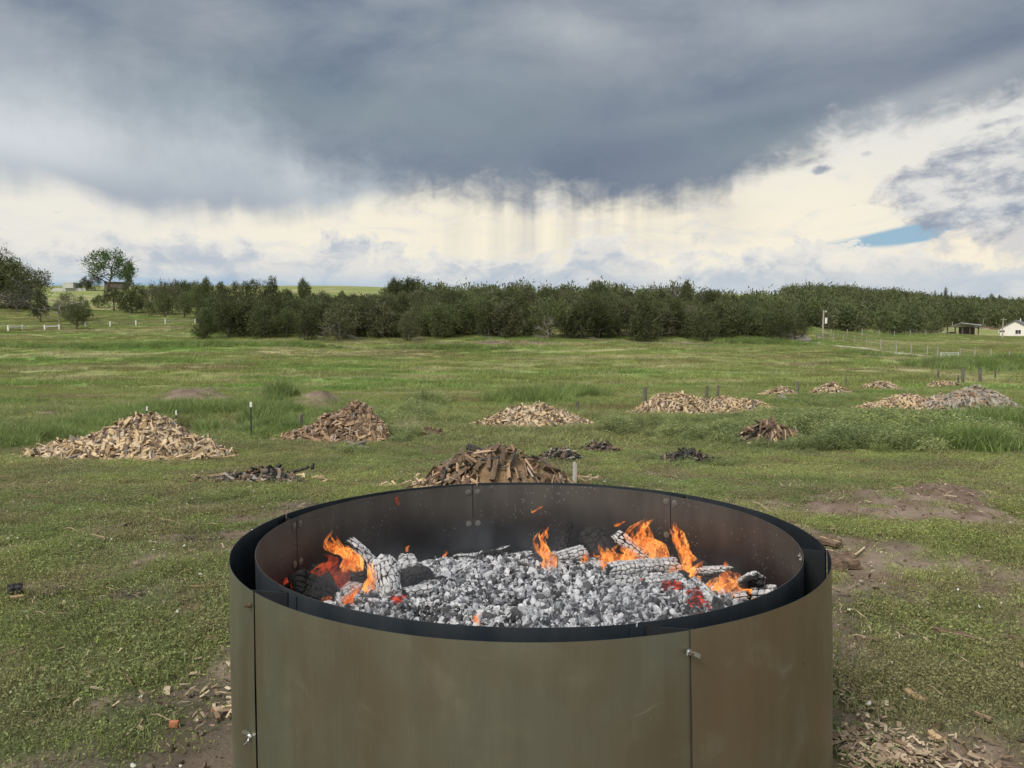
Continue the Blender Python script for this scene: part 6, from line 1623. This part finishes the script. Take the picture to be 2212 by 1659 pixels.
big_tree('broadleaf_tree', 'feathery twiggy tree at the very left edge', feath, -4, 655, 527, .7, Y=188, rz=2)
ob = (crown_me('crown', M_OLIVE, 913, 12, 9, 330, 12, .40, .05, .35, .25, .8), branchy(914, 11, .6, 2, .2, .5, M_DEAD, 5))
big_tree('broadleaf_tree', 'brownish rounded tree at the right end of the left clump', ob, 66, 670, 572, 1.3)
big_tree('broadleaf_tree', 'grey-brown half-bare tree below the left evergreens', (GG[1][0], DD[1]), 38, 674, 600, 1.0, 5.8)
tree('juniper_tree', 'slim juniper on a bare stem left of the dead shrub', LV[0], ghit(88, 697), 6.4, None, .72)
tree('dead_tree', 'wide bare grey shrub left of the small round juniper', DD[2], ghit(128, 702), 5.6, None, 1.5)
tree('juniper_tree', 'half-dry tree behind the bare grey shrub', OL[1], ghit(150, 694), 6.0, None, 1.1)
tree('juniper_tree', 'dark juniper right behind the small round one', JV[0], ghit(178, 692), 5.2, None, .8)
tree('juniper_tree', 'small round juniper in front of the bare grey shrub', LV[1], ghit(166, 712), 4.6, None, 1.1)
tree('juniper_tree', 'little dark bush on the slope below the road', JV[5], ghit(213, 665), 3.6, None, 1.1)
tree('juniper_tree', 'left one of the two round lollipop junipers in the pasture', LV[2], ghit(417-0, 690) if False else ghit(356, 686), 5.9, None, .95)
tree('juniper_tree', 'right one of the two round lollipop junipers in the pasture', LV[0], ghit(398, 687), 5.7, None, .95)
for x, yb, h, hw, lab in ((246, 672, 6.2, 1.0, 'juniper at the left end of the pasture clump'), (285, 677, 7.6, 1.1, 'large dark juniper at the left of the pasture clump'), (322, 684, 3.8, .8, 'low bushy juniper before the pasture clump'), (342, 680, 7.0, .9, 'grey-stemmed juniper in the middle of the pasture clump'), (370, 680, 7.4, 1.0, 'broad half-dry juniper in the middle of the pasture clump'), (430, 668, 7.0, .9, 'dark juniper behind the right lollipop juniper'), (415, 660, 6.8, 1.0, 'juniper behind the pair of lollipop junipers')):
    tree('juniper_tree', lab, OL[0] if 'grey' in lab or 'half' in lab else JV[random.randrange(6)], ghit(x, yb), h, None, hw)
for i, (x, yt, Y, h, hw) in enumerate(((330, 606, 215, 7, .7), (352, 600, 215, 8, .7), (378, 604, 220, 8, .8), (402, 606, 220, 7.5, .9), (425, 606, 215, 7.5, .8), (446, 600, 210, 8.5, .8), (300, 612, 220, 7, .9), (478, 610, 190, 6.5, 1.0), (505, 608, 190, 6.5, 1.0))):
    sky_tree('juniper_tree', ['slim', 'tall slim', 'ragged', 'broad', 'dense', 'tallest dark', 'low', 'rounded', 'second rounded'][i]+' juniper on the skyline behind the pasture clump', JV[(i*2+1) % 9] if i not in (0, 1) else GG[0], x, yt, h, Y, hw)
cot = (crown_me('crown', M_COT, 920, 12, 12, 300, 14, .42, .3, .3, .5, .0, lobes=[(0, 0, 9, 3.4, 2.6), (-3.6, 0, 7.6, 2.6, 2.0), (3.4, .5, 6.5, 2.2, 3.2), (-1.6, 0, 10.2, 2.6, 1.6), (1.8, 0, 9.8, 2.6, 1.9), (4.6, 0, 4.2, 1.5, 2.6), (-4.6, 0, 6.2, 1.8, 1.5), (-2.4, 0, 5.2, 2.0, 1.3), (2.2, 0, 4.6, 2.0, 1.8)]), branchy(921, 12, .9, 2, .27, .3, M_TRUNK, 6, .9, start=.22))
big_tree('cottonwood_tree', 'big spreading cottonwood with open limbs on the left skyline', cot, 236, 628, 540, 1.3)
big_tree('broadleaf_tree', 'lower rounded tree left of the cottonwood', ob, 205, 628, 596, 1.4)
big_tree('broadleaf_tree', 'small dark tree at the left foot of the cottonwood', big[0], 184, 628, 598, 1.2)
big_tree('broadleaf_tree', 'green leaning tree at the right foot of the cottonwood', cot, 278, 634, 566, .6, rz=2)
# poplars and dark trees on the right skyline
pop = crown_me('crown', M_JUN, 930, 12, 2.2, 150, 10, .34, .02, .7, 0, 0), branchy(931, 10, .3, 1, .14, .9, M_TRUNK, 3)
for x, yt, hw, lab in ((2019, 624, .8, 'leftmost slim poplar on the right skyline'), (2033, 628, .7, 'shortest slim poplar on the right skyline'), (2042, 617, 1.1, 'tallest poplar of the right skyline'), (2054, 628, .8, 'rightmost slim poplar on the right skyline')):
    big_tree('poplar_tree', lab, pop, x, 660, yt, hw, Y=330)
for i, (x, yt, hw, lab) in enumerate(((2078, 636, .8, 'pale green rounded tree right of the poplars'), (2098, 637, .9, 'second pale green rounded tree right of the poplars'), (2140, 634, .9, 'dark spreading tree on the right skyline'), (2158, 637, .7, 'dark tree just right of the spreading skyline tree'), (2200, 641, 1.0, 'green rounded tree at the right end of the skyline'))):
    big_tree('broadleaf_tree', lab, big[i % 2] if i in (2, 3) else ob if i == 0 else (crown_me('crown', M_COT, 940+i, 12, 10, 200, 10, .5, .05, .3), big[0][1]), x, 668, yt, hw*.9, Y=300)
# the wooded hill at the right: far off, one mass
def far_wood(name, label, boxes, seed, density, hb=4.6):
    r = np.random.RandomState(seed); pro = [crown(950+i, 5.8, 5.0, 46, 5, .75, .02, .5) for i in range(5)]
    V_, Q_, R_, D_ = [], [], [], []; nb = 0; cnt = 0
    for x0, x1, Y0, Y1 in boxes:
        A = (x1-x0)/F*(Y1**2-Y0**2)/2; n = int(A*density)
        Y = np.sqrt(r.rand(n)*(Y1**2-Y0**2)+Y0**2); xs = x0+r.rand(n)*(x1-x0); X = (xs-1106)/F*Y; Z = terr(X, Y)
        for i in range(n):
            h = hb*(.65+.85*r.rand())*(1+.25*(Y[i] > 290)); lim = at(xs[i], float(np.interp(xs[i], skyx, skyy))+8*r.rand(), Y[i])[2]-Z[i]
            if lim < 1.5: continue
            h = min(h, lim); k = h/5.8; V, Q, rn, dr = pro[r.randint(5)]; a = r.rand()*6.28
            W_ = (V*[k*max(1, 3.8/h), k*max(1, 3.8/h), k])@Rz(a).T+[X[i], Y[i], Z[i]]
            V_.append(W_); Q_.append(Q+nb); nb += len(V); o = r.rand()**1.5; R_.append(np.clip(rn*.6+o*.8-.15, 0, 1)); D_.append(np.maximum(dr, (r.rand() < .16)*.55*r.rand())); cnt += 1
    me = np_mesh(name, np.vstack(V_), np.concatenate(Q_), [M_JUN], None, False, {'rnd': ('FACE', 'FLOAT', np.concatenate(R_)), 'dry': ('FACE', 'FLOAT', np.concatenate(D_))})
    tag(link(name, me), label, 'wood', None, 'stuff'); print(name, cnt)
far_wood('hillside_wood', 'wooded juniper hill far off at the right', [(1690, 2260, 232, 345), (1600, 1790, 185, 240), (1785, 2035, 196, 236), (1765, 1800, 190, 215)], 5, .075)
far_wood('ridge_wood', 'farther juniper wood closing the skyline behind the centre', [(840, 1700, 178, 215)], 6, .07)
# low scrub and fallen branches at the foot of the wood
for i, (x, y, h, hw) in enumerate(((700, 736, 1.8, 1.6), (770, 738, 1.6, 1.8), (1062, 742, 1.0, 2), (905, 742, 1.4, 1.5), (1290, 738, 1.2, 1.8), (1400, 734, 1.2, 2), (660, 734, 1.2, 2))):
    tree('dead_shrub', 'bare grey brush at the foot of the central wood', DD[i % 3], ghit(x, y), h, 'grey brush along the wood edge', hw)
